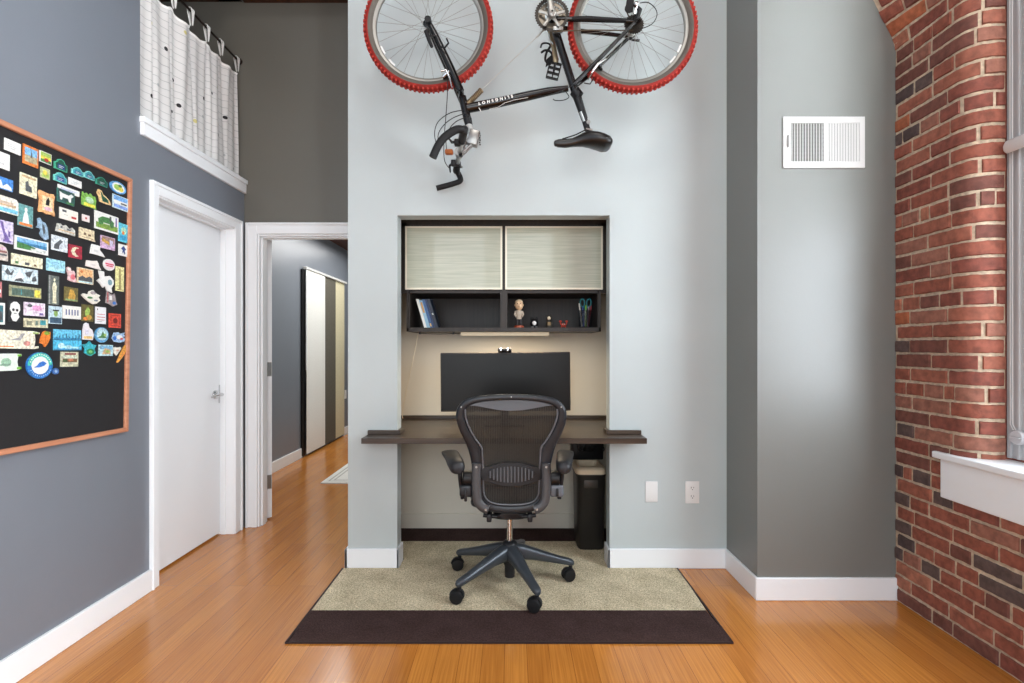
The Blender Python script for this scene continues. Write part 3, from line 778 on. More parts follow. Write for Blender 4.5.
# ------------------------------------------------------------------ waste bin and the things above it
t = thing('waste_bin', 'tall slim black waste bin with a cream liner under the desk', 'bin', (0.466, 3.3, 0.009))
x0, x1, y0, y1 = 0.392, 0.572, 3.145, 3.39; bm = nbm()
def rr(x0, x1, y0, y1, z, r=.02): return ell(((x0 + x1) / 2, (y0 + y1) / 2, z), (1, 0, 0), (0, 1, 0), (x1 - x0) / 2, (y1 - y0) / 2, 28, 0.35)
loft(bm, [rr(x0 + .012, x1 - .012, y0 + .012, y1 - .012, .009), rr(x0 + .006, x1 - .006, y0 + .006, y1 - .006, .02), rr(x0, x1, y0, y1, .45), rr(x0 - .003, x1 + .003, y0 - .003, y1 + .003, .455), rr(x0 - .003, x1 + .003, y0 - .003, y1 + .003, .468), rr(x0 + .004, x1 - .004, y0 + .004, y1 - .004, .468), rr(x0 + .01, x1 - .01, y0 + .01, y1 - .01, .10)])
obj('bin_body', bm, mat('black bin plastic', (30, 28, 27), .42), t, True)
bm = nbm(); box(bm, x0 + .042, x0 + .128, y0 - .0016, y0 + .01, .385, .435, .006, 2); obj('hand_recess', bm, mat('dark recess', (58, 52, 46), .5), t, True)
bm = nbm()
loft(bm, [rr(x0 - .004, x1 + .003, y0 - .005, y1 + .004, .468), rr(x0 - .005, x1 + .002, y0 - .006, y1, .495), rr(x0 + .006, x1 - .005, y0 + .004, y1, .505), rr(x0 + .018, x1 - .02, y0 + .02, y1 - .02, .508), rr(x0 + .03, x1 - .03, y0 + .03, y1 - .03, .47)])
obj('bin_liner', bm, mat('cream liner', (226, 208, 180), .7), t, True)
t = thing('cable_box', 'dark power strip and cables hung under the desk above the bin', 'power strip', (0.47, 3.4, 0.56))
bm = nbm(); box(bm, .395, .60, 3.41, 3.52, .50, .70, .008, 2); obj('box_body', bm, M_BLACK, t, True)
bm = nbm(); rnd = random.Random(5)
for k in range(7):
    xa = .40 + .025 * k
    tube(bm, spline([(xa, 3.42, .715), (xa + rnd.uniform(-.03, .03), 3.36, .66), (xa + rnd.uniform(-.05, .05), 3.35, .59), (xa + rnd.uniform(-.03, .06), 3.39, .56), (min(.6, xa + .05), 3.42, .60)], 5), .0035, 8)
obj('cable', bm, M_RUBBER, t, True)
bm = nbm(); tube(bm, spline([(.375, 3.28, .717), (.372, 3.28, .68), (.366, 3.28, .645), (.37, 3.29, .635), (.376, 3.3, .66), (.385, 3.35, .717)], 5), .0022, 6)
obj('cable', bm, mat('grey cord', (168, 164, 156), .5), t, True)['label'] = 'thin grey cable loop'

# ------------------------------------------------------------------ office chair
CHX, CHY = -0.012, 2.715
MCH = mat('graphite chair plastic', (34, 38, 43), 0.34, spec=0.45); MCH2 = mat('dark graphite plastic', (28, 29, 32), 0.42, spec=.4)
MBASE = mat('graphite enamel base', (68, 74, 80), 0.3, 0.35)
t = chair = thing('office_chair', 'black mesh-backed office chair on five casters at the desk', 'office chair', (CHX, CHY, 0.009))
bm = nbm(); lathe(bm, [(.018, .035), (.026, .035), (.027, .09), (.036, .115), (.042, .15), (.044, .19), (.038, .212), (.026, .222), (.015, .224)], (CHX, CHY, 0.009), 'z', 28); obj('hub', bm, MCH2, t, True)
bm = nbm(); lathe(bm, [(.0155, .22), (.0155, .345)], (CHX, CHY, 0.0), 'z', 24); obj('gas_column', bm, M_CHROME, t, True)
for k in range(5):
    a = math.radians(-66.5 + 72 * k); d = Vector((math.cos(a), math.sin(a), 0)); s = Vector((-d.y, d.x, 0)); up = Vector((0, 0, 1)); c0 = Vector((CHX, CHY, .009))
    bm = nbm(); rings = []
    for r, zc, w, h in ((.025, .165, .034, .042), (.06, .163, .032, .038), (.12, .150, .027, .030), (.20, .128, .022, .023), (.27, .109, .0195, .018), (.315, .098, .019, .0165), (.332, .094, .0155, .014), (.340, .092, .008, .008)):
        rings.append(ell(c0 + d * r + up * zc, s, up, w * 1.12, h * 1.05, 16, .75))
    loft(bm, rings); lg = obj('leg', bm, MBASE, t, True)
    e = c0 + d * .322
    bm = nbm(); tube(bm, [e + up * .082, e + up * .05], .010, 12)
    sw = (a + (2.2, 1.1, .5, -.4, 2.8)[k]); sw = {0: 1.25, 1: 1.9, 2: 1.3, 3: 1.75, 4: 1.4}[k]
    ax = Vector((math.cos(sw), math.sin(sw), 0)); fw = Vector((-ax.y, ax.x, 0)); wc = e + fw * .012 + up * .0325
    hood = []
    for q in range(9):
        th = PI * (0.05 + .9 * q / 8); v = fw * math.cos(th) + up * math.sin(th)
        hood.append([wc + v * rr_ + ax * ww for rr_, ww in ((.022, -.007), (.036, -.009), (.0385, 0), (.036, .009), (.022, .007))])
    loft(bm, hood)
    cs_ = obj('caster', bm, MCH2, t, True)
    for sgn in (-1, 1):
        bm = nbm(); pr = [(.003, .0), (.0235, .0), (.0235, .003), (.029, .004), (.0325, .008), (.0325, .016), (.029, .0205), (.02, .0215), (.003, .0225)]
        rings = []
        for r, hh_ in pr: rings.append([wc + ax * (sgn * (.0055 + hh_)) + (fw * math.cos(2 * PI * i / 24) + up * math.sin(2 * PI * i / 24)) * r for i in range(24)])
        loft(bm, rings); obj('wheel', bm, M_RUBBER, cs_, True)

# tilt mechanism and seat
bm = nbm()
loft(bm, [ell((CHX, y, z), (1, 0, 0), (0, 0, 1), w, h, 16, .7) for y, z, w, h in ((2.545, .412, .05, .014), (2.57, .406, .085, .020), (2.65, .395, .085, .034), (2.76, .39, .07, .045), (2.84, .40, .05, .03))])
for s in (-1, 1):
    box(bm, CHX + s * .10 - .012, CHX + s * .10 + .012, 2.53, 2.60, .385, .425, .006, 2); cyl(bm, (CHX + s * .06, 2.56, .405), (CHX + s * .13, 2.56, .412), .010, 10)
    tube(bm, [(CHX + s * .06, 2.66, .40), (CHX + s * .19, 2.68, .455)], .012, 10)
obj('tilt_mechanism', bm, MCH2, t, True)
bm = nbm(); seat = [(-.16, 2.585, .462), (-.178, 2.65, .468), (-.195, 2.75, .470), (-.205, 2.88, .468), (-.20, 2.965, .452), (-.12, 3.0, .432), (0, 3.01, .425), (.12, 3.0, .432), (.20, 2.965, .452), (.205, 2.88, .468), (.195, 2.75, .47), (.178, 2.65, .468), (.16, 2.585, .462), (0, 2.575, .458)]
seat = [(x + CHX, y - .01, z) for x, y, z in seat]; sp = spline(seat, 4, True)
tube(bm, sp, .018, 10, closed=True, caps=False); obj('seat_frame', bm, MCH, t, True)
bm = nbm(); cen = Vector((CHX, 2.79, .448)); R_ = []
for f in (1.0, .8, .6, .4, .2): R_.append([bm.verts.new(cen.lerp(Vector(p), f) + Vector((0, 0, -.02 * (1 - f * f)))) for p in sp])
for A, B in zip(R_, R_[1:]):
    n = len(A)
    for i in range(n): bm.faces.new((A[i], A[(i + 1) % n], B[(i + 1) % n], B[i]))
bm.faces.new(R_[-1])
def mesh_mat():
    m = bpy.data.materials.new('woven chair mesh'); m.use_nodes = True; h = N(m); b = h.b
    tc = h.add('ShaderNodeTexCoord'); w = h.add('ShaderNodeTexWave', wave_type='BANDS', bands_direction='X', Scale=38.0, Distortion=0.4); h.ln(tc.outputs['Object'], w.inputs['Vector'])
    w.inputs['Detail'].default_value = 0
    h.ln(h.ramp(w.outputs['Fac'], [(0.2, (13, 13, 12)), (0.8, (47, 46, 41))]), b.inputs['Base Color']); b.inputs['Roughness'].default_value = .6
    w2 = h.add('ShaderNodeTexWave', wave_type='BANDS', bands_direction='Z', Scale=95.0); h.ln(tc.outputs['Object'], w2.inputs['Vector'])
    mu = h.add('ShaderNodeMath', operation='MULTIPLY_ADD'); h.ln(w2.outputs['Fac'], mu.inputs[0]); mu.inputs[1].default_value = .10; mu.inputs[2].default_value = .87
    h.ln(mu.outputs[0], b.inputs['Alpha'])
    return m
M_PEL = mesh_mat()
obj('seat_mesh', bm, M_PEL, t, True)

# back: zc gives the distance of the back at a pixel height
def bz(py):
    k = [(390, 2.425), (420, 2.445), (450, 2.485), (475, 2.505), (495, 2.51), (515, 2.525)]
    for (a, za), (b, zb_) in zip(k, k[1:]):
        if py <= b: return za + (zb_ - za) * (py - a) / (b - a)
    return k[-1][1]
half = [(0, 397, 3.0), (-23, 398, 3.1), (-37.5, 400.3, 3.4), (-46, 404, 3.8), (-50.5, 411, 4.3), (-50.2, 420, 4.6), (-46.5, 430.5, 4.9), (-40.5, 441, 5.5), (-36, 452, 6.2), (-33.5, 464, 6.2), (-32.8, 480, 5.6), (-32, 492, 5.2), (-29, 501, 4.9), (-20, 507, 4.6), (-9, 509, 4.5), (0, 509.3, 4.5)]
ring = half + [(-x, y, r) for x, y, r in half[-2:0:-1]]
ring = spline(ring, 5, True)
pts = [P(511.3 + x, y, bz(y)) for x, y, r in ring]; rad = [r * bz(y) / F for x, y, r in ring]
bm = nbm(); n = len(pts); rings = []
for i in range(n):
    tg = (pts[(i + 1) % n] - pts[i - 1]); nn = Vector((tg.z, 0, -tg.x)).normalized(); dp = tg.cross(nn).normalized()
    rings.append([pts[i] + nn * (rad[i] * math.cos(2 * PI * k / 14)) + dp * (.013 * math.copysign(abs(math.sin(2 * PI * k / 14)) ** .8, math.sin(2 * PI * k / 14))) for k in range(14)])
V = [[bm.verts.new(p) for p in r] for r in rings]
for i in range(n):
    A, B = V[i], V[(i + 1) % n]
    for k in range(14): bm.faces.new((A[k], A[(k + 1) % 14], B[(k + 1) % 14], B[k]))
obj('back_frame', bm, MCH, t, True)
# thin raised rim inside the frame
inner = [(x * .0 + (x - math.copysign(r * .95, x) if abs(x) > 8 else x), y + (r if y < 440 and abs(x) < 47 else (-r if y > 495 else 0)), r) for x, y, r in spline(half, 4)]
bm = nbm()
for s in (1, -1):
    L = spline([(-46, 409), (-45.5, 418), (-41, 430), (-34.5, 441), (-30, 447), (-29, 455), (-28.3, 470), (-28, 485), (-27, 495), (-22, 501.5), (-12, 504.3), (0, 504.8)], 4)
    tube(bm, [P(511.3 + s * x, y, bz(y) - .008) for x, y in L], .0042, 8)
obj('inner_rim', bm, mat('light graphite rim', (96, 98, 102), .3), t, True)
# woven back
W = [(405.5, 44), (410, 45.8), (418, 45.6), (430, 41), (441, 34.5), (447, 30.5), (462, 28), (480, 27.5), (493, 27), (500, 24), (505.5, 16)]
bm = nbm(); G = []
for y, w in W: G.append([bm.verts.new(P(511.3 + w * (c / 7 - 1), y, bz(y) + .012 * (1 - (c / 7 - 1) ** 2) + .003)) for c in range(15)])
for A, B in zip(G, G[1:]):
    for k in range(14): bm.faces.new((A[k], A[k + 1], B[k + 1], B[k]))
obj('back_mesh', bm, M_PEL, t, True)
# crescent panel under the top edge
top = [(-46.5, 405), (-40, 402.6), (-28, 400.9), (-12, 399.6), (0, 399.3), (12, 399.6), (28, 400.9), (40, 402.6), (46.5, 405)]
bot = [(44, 406), (36, 405.6), (24, 408.0), (12, 410.2), (0, 411), (-12, 410.2), (-24, 408.0), (-36, 405.6), (-44, 406)]
bm = nbm(); prism(bm, [P(511.3 + x, y, 2.438) for x, y in top + bot], (0, .006, 0), bev=.0015)
obj('head_panel', bm, mat('grey satin panel', (84, 87, 92), .35), t, True)
bm = nbm(); lathe(bm, [(.003, -.003), (.003, 0)], P(511.3, 397, bz(397) - .012), 'y', 10)
for s in (-1, 1):
    lathe(bm, [(.0035, -.003), (.0035, 0)], P(511.3 + s * 50, 407, bz(407) - .012), 'y', 10)
obj('screw', bm, M_STEEL, t)
# lumbar pad
yl = bz(474) - .016
bm = nbm(); L0 = [(x, y) for x, y in ((-32, 470), (-27, 468.6), (-20, 465.2), (-10, 463.2), (0, 462.6), (10, 463.2), (20, 465.2), (27, 468.6), (32, 470), (32, 479), (27, 480.5), (20, 483.6), (10, 485.6), (0, 486.2), (-10, 485.6), (-20, 483.6), (-27, 480.5), (-32, 479))]
prism(bm, [P(511.3 + x, y, yl) for x, y in L0], (0, .016, 0), bev=.004); obj('lumbar_pad', bm, MCH2, t, True)
bm = nbm(); c = P(511.3, 474.5, yl - .004); ew = 23.5 * yl / F; eh = 9.6 * yl / F
prism(bm, ell(c, (1, 0, 0), (0, 0, 1), ew, eh, 32, .95), (0, .008, 0), bev=.002, mi=0)
for k in range(13):
    f = (k - 6) / 6.7; hh_ = eh * math.sqrt(max(0, 1 - f * f)) * .82
    tube(bm, [c + Vector((f * ew, -.001, -hh_)), c + Vector((f * ew, -.001, hh_))], .0036, 8, mi=1)
obj('ribbed_insert', bm, [MCH2, mat('grey ribs', (92, 94, 97), .38)], t, True)
# outer links down the sides
for s in (-1, 1):
    yk = bz(480) - .030
    bm = nbm(); L = spline([tuple(P(511.3 + s * x, y, yk)) for x, y in ((34.6, 463.5), (35.2, 475), (34.8, 490), (33.5, 501), (28.5, 507.5), (23, 509.8))], 5)
    tube(bm, L, [.0222] * len(L), 14, flat=.013, up=Vector((0, 1, 0)))
    lk = obj('side_link', bm, mat('warm graphite plastic', (70, 71, 73), .34), t, True)
    bm = nbm()
    for x, y in ((34.8, 466.5), (25.5, 508.8)): lathe(bm, [(.005, -.0165), (.0055, -.012)], P(511.3 + s * x, y, yk), 'y', 12)
    obj('bolt', bm, M_STEEL, lk, True)
# arms
for s in (-1, 1):
    cx = 511.5
    near = Vector((s * .247 - .004 * s + (-.006 if s < 0 else -.004), 2.415, .680)); far = Vector((s * .305 + (-.018 if s < 0 else -.030), 2.66, .702))
    d = (far - near); ln_ = d.length; dn = d.normalized(); sd = Vector((1, 0, 0)); sd = (sd - dn * sd.dot(dn)).normalized(); upv = sd.cross(dn); upv = upv if upv.z > 0 else -upv
    bm = nbm(); rg = []
    for f, w, h, dz in ((0, .016, .014, -.014), (.03, .028, .024, -.010), (.1, .036, .031, -.006), (.3, .040, .026, .001), (.55, .040, .016, .006), (.8, .043, .012, .007), (.95, .040, .010, .006), (1.0, .030, .006, .004)):
        rg.append(ell(near + dn * (ln_ * f) + upv * dz, sd, upv, w, h, 18, .8))
    loft(bm, rg); obj('arm_pad', bm, mat('soft black arm pad', (26, 27, 31), .48), t, True)
    # upright and bracket
    bx = near.x - s * .002
    bm = nbm(); tube(bm, spline([(bx, 2.47, .675), (bx + s * .002, 2.49, .62), (bx - s * .004, 2.50, .56), (bx - s * .01, 2.50, .512)], 5), .0105, 12, flat=.016, up=Vector((0, 1, 0)))
    obj('arm_post', bm, MCH2, t, True)
    x_in, x_out = P(511.3 + s * 39, 0, 2.48).x, P(511.3 + s * (52.5 if s > 0 else 52), 0, 2.48).x; x0, x1 = min(x_in, x_out), max(x_in, x_out)
    bm = nbm(); box(bm, x0, x1, 2.475, 2.53, P(0, 497.5, 2.48).z, P(0, 485, 2.48).z, .012, 3)
    br_ = obj('arm_bracket', bm, mat('grey bracket', (98, 102, 108), .38) if s > 0 else MCH, t, True)
    bm = nbm(); xc = (x0 + x1) / 2; box(bm, xc - .007, xc + .007, 2.466, 2.477, P(0, 501 if s < 0 else 496, 2.48).z, P(0, 488, 2.48).z, .004, 2); obj('height_lever', bm, MCH2, br_, True)
    bm = nbm(); yy = 2.50; q = P(511.3 + s * 44.5, 478, yy)
    loft(bm, [ell(q + Vector((s * a_, 0, 0)), (0, 1, 0), (0, 0, 1), r_, r_ * 1.05, 18) for a_, r_ in ((-.028, .026), (-.024, .033), (.012, .035), (.018, .030))])
    obj('tilt_knob', bm, M_BLACK, t, True)
    bm = nbm(); tube(bm, [P(511.3 + s * 36, 498, 2.54), (CHX + s * .175, 2.66, .468)], .010, 10); obj('seat_bracket', bm, MCH2, t, True)
# ------------------------------------------------------------------ bicycle hung upside down on the wall
YB = 2.62; WR = 0.33
def B(px, py, dy=0.0): return P(px, py, YB + dy)
def W_(px, py, dy=0.0):                      # same place in the bike's plane, moved sideways
    v = P(px, py, YB); v.y += dy; return v
bike = thing('bicycle', 'black mountain bike with red tyres mounted upside down high on the pale wall', 'bicycle', (0.13, YB, 2.0))
M_RED_SHADED = mat('red tyre rubber with gap shade', (138, 34, 26), 0.7, spec=.25, var=0.08, vscale=40)  # base red darkened to put shade into the gaps between knobs
M_KNOB = mat('red tread knobs', (176, 50, 36), 0.6, spec=.35)
M_RIM = mat('dull rim alloy', (150, 148, 142), .4, .8)
M_SIDE = mat('grey brown tyre sidewall', (92, 86, 78), 0.7)
M_SPOKE = mat('spoke steel', (140, 138, 132), 0.4, .8)
def wheel(c, rear):
    bm = nbm(); lathe(bm, [(.262, -.0085), (.267, -.0125), (.281, -.0130), (.283, -.010), (.283, .010), (.281, .0130), (.267, .0125), (.262, .0085)], c, 'y', 96, closed=True)
    rim = obj('wheel', bm, M_RIM, bike, True)
    bm = nbm()
    half = [(.276, -.011), (.284, -.0185), (.293, -.0245), (.301, -.0262), (.311, -.0250), (.318, -.0205), (.3225, -.011), (.324, 0)]
    pr = half + [(r, -y) for r, y in half[-2::-1]]
    mi = [0 if max(pr[i][0], pr[(i + 1) % len(pr)][0]) < .302 else 1 for i in range(len(pr))]
    lathe(bm, pr, c, 'y', 120, closed=True, mis=mi)
    nk = 84
    for k in range(nk):
        a = 2 * PI * k / nk
        for (r, y, hr, hy, ht) in ((.319, -.0215, .0050, .0035, .0040), (.319, .0215, .0050, .0035, .0040), (.3255, -.0075 if k % 2 else -.004, .0030, .005, .0042), (.3255, .0075 if k % 2 else .011, .0030, .004, .0042)):
            vs = box(bm, -hr, hr, -hy, hy, -ht, ht, mi=2)
            M = Matrix.Translation(c) @ Matrix.Rotation(-a, 4, 'Y') @ Matrix.Translation((r - .0015, y, 0))
            bmesh.ops.transform(bm, matrix=M, verts=vs)
    obj('tire', bm, [M_SIDE, M_RED_SHADED, M_KNOB], rim, True)
    bm = nbm(); lathe(bm, [(.005, -.052), (.009, -.05), (.009, -.040), (.022, -.034), (.022, -.030), (.011, -.026), (.011, .026), (.022, .030), (.022, .034), (.009, .040), (.009, .05), (.005, .052)], c, 'y', 24)
    obj('hub', bm, M_BLACKG if not rear else M_ALU, rim, True)
    for k in range(32):
        a = 2 * PI * (k + .5) / 32; s = -1 if k % 2 else 1; off = (.95 if (k // 2) % 2 else -.95)
        p0 = c + Vector((.0205 * math.cos(a + off), s * .032, .0205 * math.sin(a + off))); p1 = c + Vector((.263 * math.cos(a), s * .003, .263 * math.sin(a)))
        bm = nbm(); tube(bm, [p0, p1], .0009, 6); obj('spoke', bm, M_SPOKE, rim, True)
    bm = nbm()
    for a0 in ((-2.75, -2.45) if not rear else (-.75, -.5)):
        aa = [a0 + .02 * i for i in range(9)]
        pts = [c + Vector((.258 * math.cos(a), -.004, .258 * math.sin(a))) for a in aa]
        for p, q in zip(pts, pts[1:]): tube(bm, [p, q], .004, 6, flat=.007, up=Vector((0, 0, 1)))
    obj('reflector', bm, mat('white reflector', (228, 228, 224), .3), rim)
    return rim
CF = B(428.5, 27.5); CR = B(632.5, 28.5)
wheel(CF, False); rw = wheel(CR, True)
# frame
bm = nbm()
tt = [B(467, 108.5), B(497, 102.8), B(530, 95.5), B(548, 91.6), B(568, 88.5)]
tube(bm, tt, [.0235, .024, .023, .020, .015], 18)
tube(bm, [B(462.3, 97), B(467.6, 120)], .0205, 18)
tube(bm, [B(551, 17), B(577, 98)], .0195, 18)
cyl(bm, W_(551, 20, -.034), W_(551, 20, .034), .021, 20)
for s in (-1, 1):
    tube(bm, [W_(573.5, 86, s * .018), W_(590, 71.5, s * .043), W_(632, 30, s * .062)], [.011, .0105, .009], 12)
    tube(bm, [W_(553, 22, s * .028), W_(576, 25, s * .045), W_(631, 29, s * .062)], [.0115, .0115, .009], 12)
    prism(bm, [W_(627, 26, s * .060), W_(633, 33, s * .060), W_(638, 29, s * .060), W_(633, 22, s * .060)], (0, .005 * s, 0))
tube(bm, [W_(590, 71.5, -.043), W_(590, 71.5, .043)], .006, 10)
frame = obj('frame', bm, M_BLACKG, bike, True)
# lettering on the tube (upside down like the bike)
cu = bpy.data.curves.new('lettering', 'FONT'); cu.body = 'SLINGSHOT'; cu.size = .0195; cu.space_character = 1.95; cu.extrude = .0004; cu.offset = .0008; cu.align_x = 'CENTER'; cu.align_y = 'CENTER'
to = bpy.data.objects.new('tmp_text', cu); C.objects.link(to); bpy.context.view_layer.update()
me = bpy.data.meshes.new_from_object(to.evaluated_get(bpy.context.evaluated_depsgraph_get())); bpy.data.objects.remove(to)
bm = nbm(); bm.from_mesh(me); bpy.data.meshes.remove(me)
xa = (B(477, 106.6) - B(514, 98.2)).normalized(); ya = Vector((0, -1, 0)).cross(xa)
cc = B(495.5, 102.0, 0) ; cc.y = YB - .0238
M = Matrix.Translation(cc) @ Matrix((xa, ya, Vector((0, -1, 0)))).transposed().to_4x4()
bmesh.ops.transform(bm, matrix=M, verts=bm.verts[:])
obj('frame_lettering', bm, mat('white lettering', (236, 234, 228), .5), frame)
bm = nbm()
for L in (((479, 107.8), (481, 111.5)), ((489, 109.2), (498, 107.2), (505, 102.8), (514, 100.0), (528, 97.5))):
    tube(bm, [P(x, y, YB - .0235) for x, y in L], .0009 if len(L) > 2 else .0022, 6)
obj('frame_stripe', bm, mat('white lettering', (236, 234, 228), .5), frame)
bm = nbm()
tube(bm, [B(467, 104.5), B(470, 101.5)], [.012, .0145], 14)
a = B(469.5, 102); b = B(481, 90.5); L = []
for i in range(90):
    f = i / 89; ax = (b - a); u = ax.normalized().cross(Vector((0, 1, 0))); L.append(a + ax * f + u * (.0115 * math.cos(f * 2 * PI * 9)) + Vector((0, .0115, 0)) * math.sin(f * 2 * PI * 9))
tube(bm, L, .0036, 6); tube(bm, [a, b], .0095, 12); tube(bm, [b - (b - a) * .06, b + (b - a) * .04], .0145, 14)
obj('frame_spring', bm, mat('bronze spring', (132, 112, 84), .32, .7), frame, True)
bm = nbm(); tube(bm, [B(481, 90.5), B(545, 29)], .0018, 8); tube(bm, [B(536, 37.6), B(547, 27)], .0045, 8); obj('frame_cable', bm, mat('steel cable', (186, 184, 176), .4, .5), frame, True)
# fork
bm = nbm()
for s in (-1, 1):
    pts = [W_(430.2, 28.5, s * .052), W_(436, 40, s * .052), W_(452, 74, s * .052), W_(461.5, 96, s * .048)]
    tube(bm, pts, [.0125, .0165, .0195, .0195], 14)
tube(bm, [W_(461, 94, -.062), W_(461, 94, .062)], .0165, 14)
fork = obj('fork', bm, M_BLACKG, bike, True)
bm = nbm(); tube(bm, [B(467.5, 119), B(468.8, 125)], [.0215, .019], 18); obj('headset', bm, M_BLACK, bike, True)
bm = nbm()
for y0, y1, r in ((125, 126.8, .0165), (127.2, 129, .0165), (129.4, 131.6, .0165), (125, 132, .0135)):
    f = lambda y: B(468.6 + (y - 125) * .42, y); tube(bm, [f(y0), f(y1)], r, 18)
obj('spacer', bm, mat('silver spacer', (190, 190, 186), .35, .5), bike, True)
# stem
bm = nbm()
box(bm, B(468.5, 0).x, B(479, 0).x, YB - .024, YB + .024, B(0, 146).z, B(0, 131).z, .005, 2, rot=Matrix.Rotation(math.radians(14), 3, 'Y'))
for d in (-.013, .013): tube(bm, [W_(471, 138, d), W_(458.5, 149, d)], .0065, 10); tube(bm, [W_(473, 144, d), W_(460, 156, d)], .0065, 10)
for f in (.25, .6): tube(bm, [W_(471 - 12.5 * f, 138 + 11 * f, 0), W_(473 - 13 * f, 144 + 12 * f, 0)], .006, 8)
cyl(bm, W_(459, 153, -.024), W_(459, 153, .024), .0205, 18)
stem = obj('stem', bm, mat('satin stem alloy', (150, 148, 144), .3, .85), bike, True)
bm = nbm()
for y in (134.5, 139, 143.5): cyl(bm, W_(479.3, y, -.014), W_(480.5, y, -.014), .004, 8); cyl(bm, W_(479.3, y, .014), W_(480.5, y, .014), .004, 8)
cyl(bm, W_(461, 156, -.026), W_(461, 156, -.005), .010, 12)
obj('stem_bolt', bm, M_BLACK, stem, True)
# handlebar
nearE = P(464.3, 129.5, 2.35); farE = P(456.3, 171, 2.862); mid = W_(459.3, 153)
bm = nbm(); tube(bm, [nearE, mid + (nearE - mid) * .2, mid, mid + (farE - mid) * .2, farE], .0125, 16)
bar = obj('handlebar', bm, M_ALU, bike, True)
for E, s in ((nearE, -1), (farE, 1)):
    bm = nbm(); a_ = mid + (E - mid) * .58; tube(bm, [a_, a_ + (E - mid) * .02, mid + (E - mid) * .95], [.015, .019, .019], 14); obj('grip', bm, M_RUBBER, bike, True)
    bm = nbm(); e0 = mid + (E - mid) * .97; cyl(bm, e0 - (E - mid) * .05, e0 + (E - mid) * .04, .018, 14)
    if s < 0: L = [tuple(e0), tuple(P(457, 129.5, 2.345)), tuple(P(446, 136, 2.335)), tuple(P(438.5, 145, 2.33)), tuple(P(432.8, 157.5, 2.33))]
    else: L = [tuple(e0), tuple(P(459.5, 176, 2.865)), tuple(P(460.3, 180.5, 2.862)), tuple(P(454, 183.5, 2.86)), tuple(P(436.5, 188.3, 2.855))]
    tube(bm, spline(L, 5), .0178 if s < 0 else .0150, 14); obj('bar_end', bm, M_RUBBER, bike, True)
    # brake lever and shifter
    bm = nbm(); q = mid + (E - mid) * .50; cyl(bm, q, mid + (E - mid) * .56, .017, 14)
    box(bm, q.x - .035, q.x - .005, q.y - .015, q.y + .015, q.z - .02, q.z + .012, .006, 2)
    tube(bm, [q + Vector((-.02, 0, 0)), q + Vector((-.045, -.02 * -s, -.01)), q + Vector((-.05, s * .09, -.02))], [.007, .006, .0045], 8)
    obj('brake_lever', bm, M_BLACK, bike, True)
    if s < 0:
        bm = nbm(); box(bm, *(sorted((P(445, 0, 2.5).x, P(453, 0, 2.5).x))), 2.49, 2.52, P(0, 154, 2.5).z, P(0, 149.5, 2.5).z, .005, 2); obj('shifter', bm, mat('orange plastic', (160, 84, 24), .5), bike, True)['label'] = 'orange shifter body'
    else:
        bm = nbm(); tube(bm, [P(455, 165, 2.83), P(459, 168, 2.82), P(462, 166.5, 2.81)], .006, 8); obj('shifter', bm, M_STEEL, bike, True)
# cables
bm = nbm()
for L in (((447, 62, -.05), (447.5, 90, -.05), (446, 115, -.04), (444, 140, 0.02), (444.5, 160, .12), (449, 168, .17)),
          ((464, 110, -.02), (450, 113, -.03), (438, 122, -.04), (434.5, 134, -.05), (437, 146, -.08)),
          ((466, 113, -.02), (453, 118, -.02), (443, 126, -.02), (438, 136, -.02), (440, 150, .05)),
          ((467, 117, -.02), (457, 121, -.01), (450, 128, .0), (446, 138, .04), (447, 154, .1)),
          ((480, 109.5, -.022), (520, 101.5, -.022), (550, 95, -.020), (566, 88, -.020), (574, 84, -.02), (597, 62, -.03)),
          ((640, 3, -.10), (648, 2.5, -.10), (655, 8, -.10), (657, 15, -.10), (653, 23, -.09), (645, 27.5, -.08), (638, 28.5, -.075)),
          ((566, 92, -.02), (569, 97, -.02), (564, 100, -.02), (556, 100.5, -.015), (553, 99, -.01))):
    tube(bm, spline([tuple(B(*q)) for q in L], 6), .0022, 6)
obj('cable', bm, M_BLACK, bike, True)
# saddle, seatpost
bm = nbm(); tube(bm, [B(574.5, 91), B(579, 97)], .0275, 16, ); tube(bm, [B(576.5, 95), B(584.5, 119)], [.022, .0175], 16); tube(bm, [B(584, 118), B(588.5, 133)], .0155, 16)
tube(bm, [W_(577, 94, -.0), B(582, 95.5)], .010, 10)
sp_ = obj('seatpost', bm, M_BLACK, bike, True)
bm = nbm(); tube(bm, [P(580.5, 112, YB - .012), P(584, 121.5, YB - .012)], .0075, 8); obj('seatpost_decal', bm, M_STEEL, sp_, True)
bm = nbm(); tube(bm, [W_(588, 123.5, -.02), W_(588, 123.5, .02)], .010, 12); tube(bm, [W_(584, 124, 0), W_(588, 123.5, 0)], .008, 8); tube(bm, [W_(585.5, 130, -.012), W_(592, 131, -.012)], .006, 8); obj('seat_clamp', bm, M_STEEL, sp_, True)
bm = nbm(); rg = []
for x, yt, yb2, w in ((553.8, 142, 144, .008), (554.6, 140.8, 146, .014), (558, 139.6, 147.2, .018), (565, 139.2, 147.7, .021), (571, 139.0, 147, .024), (577, 136.5, 146.2, .031), (583, 133.5, 146, .042), (589, 132.5, 146.6, .055), (596, 133.6, 148.0, .068), (603, 136, 150, .073), (608, 138.5, 149.4, .068), (610.5, 141.5, 147.5, .055), (611.4, 143.5, 145.5, .035)):
    c_ = B(x, (yt + yb2) / 2); h_ = (yb2 - yt) / 2 * YB / F; ring_ = []
    for k in range(20):
        a = 2 * PI * k / 20; y = math.cos(a); z = math.sin(a)
        ring_.append(c_ + Vector((0, w * math.copysign(abs(y) ** .8, y), h_ * (math.copysign(abs(z) ** .8, z)))))
    rg.append(ring_)
loft(bm, rg); obj('saddle', bm, mat('black saddle vinyl', (26, 24, 23), .33), bike, True)
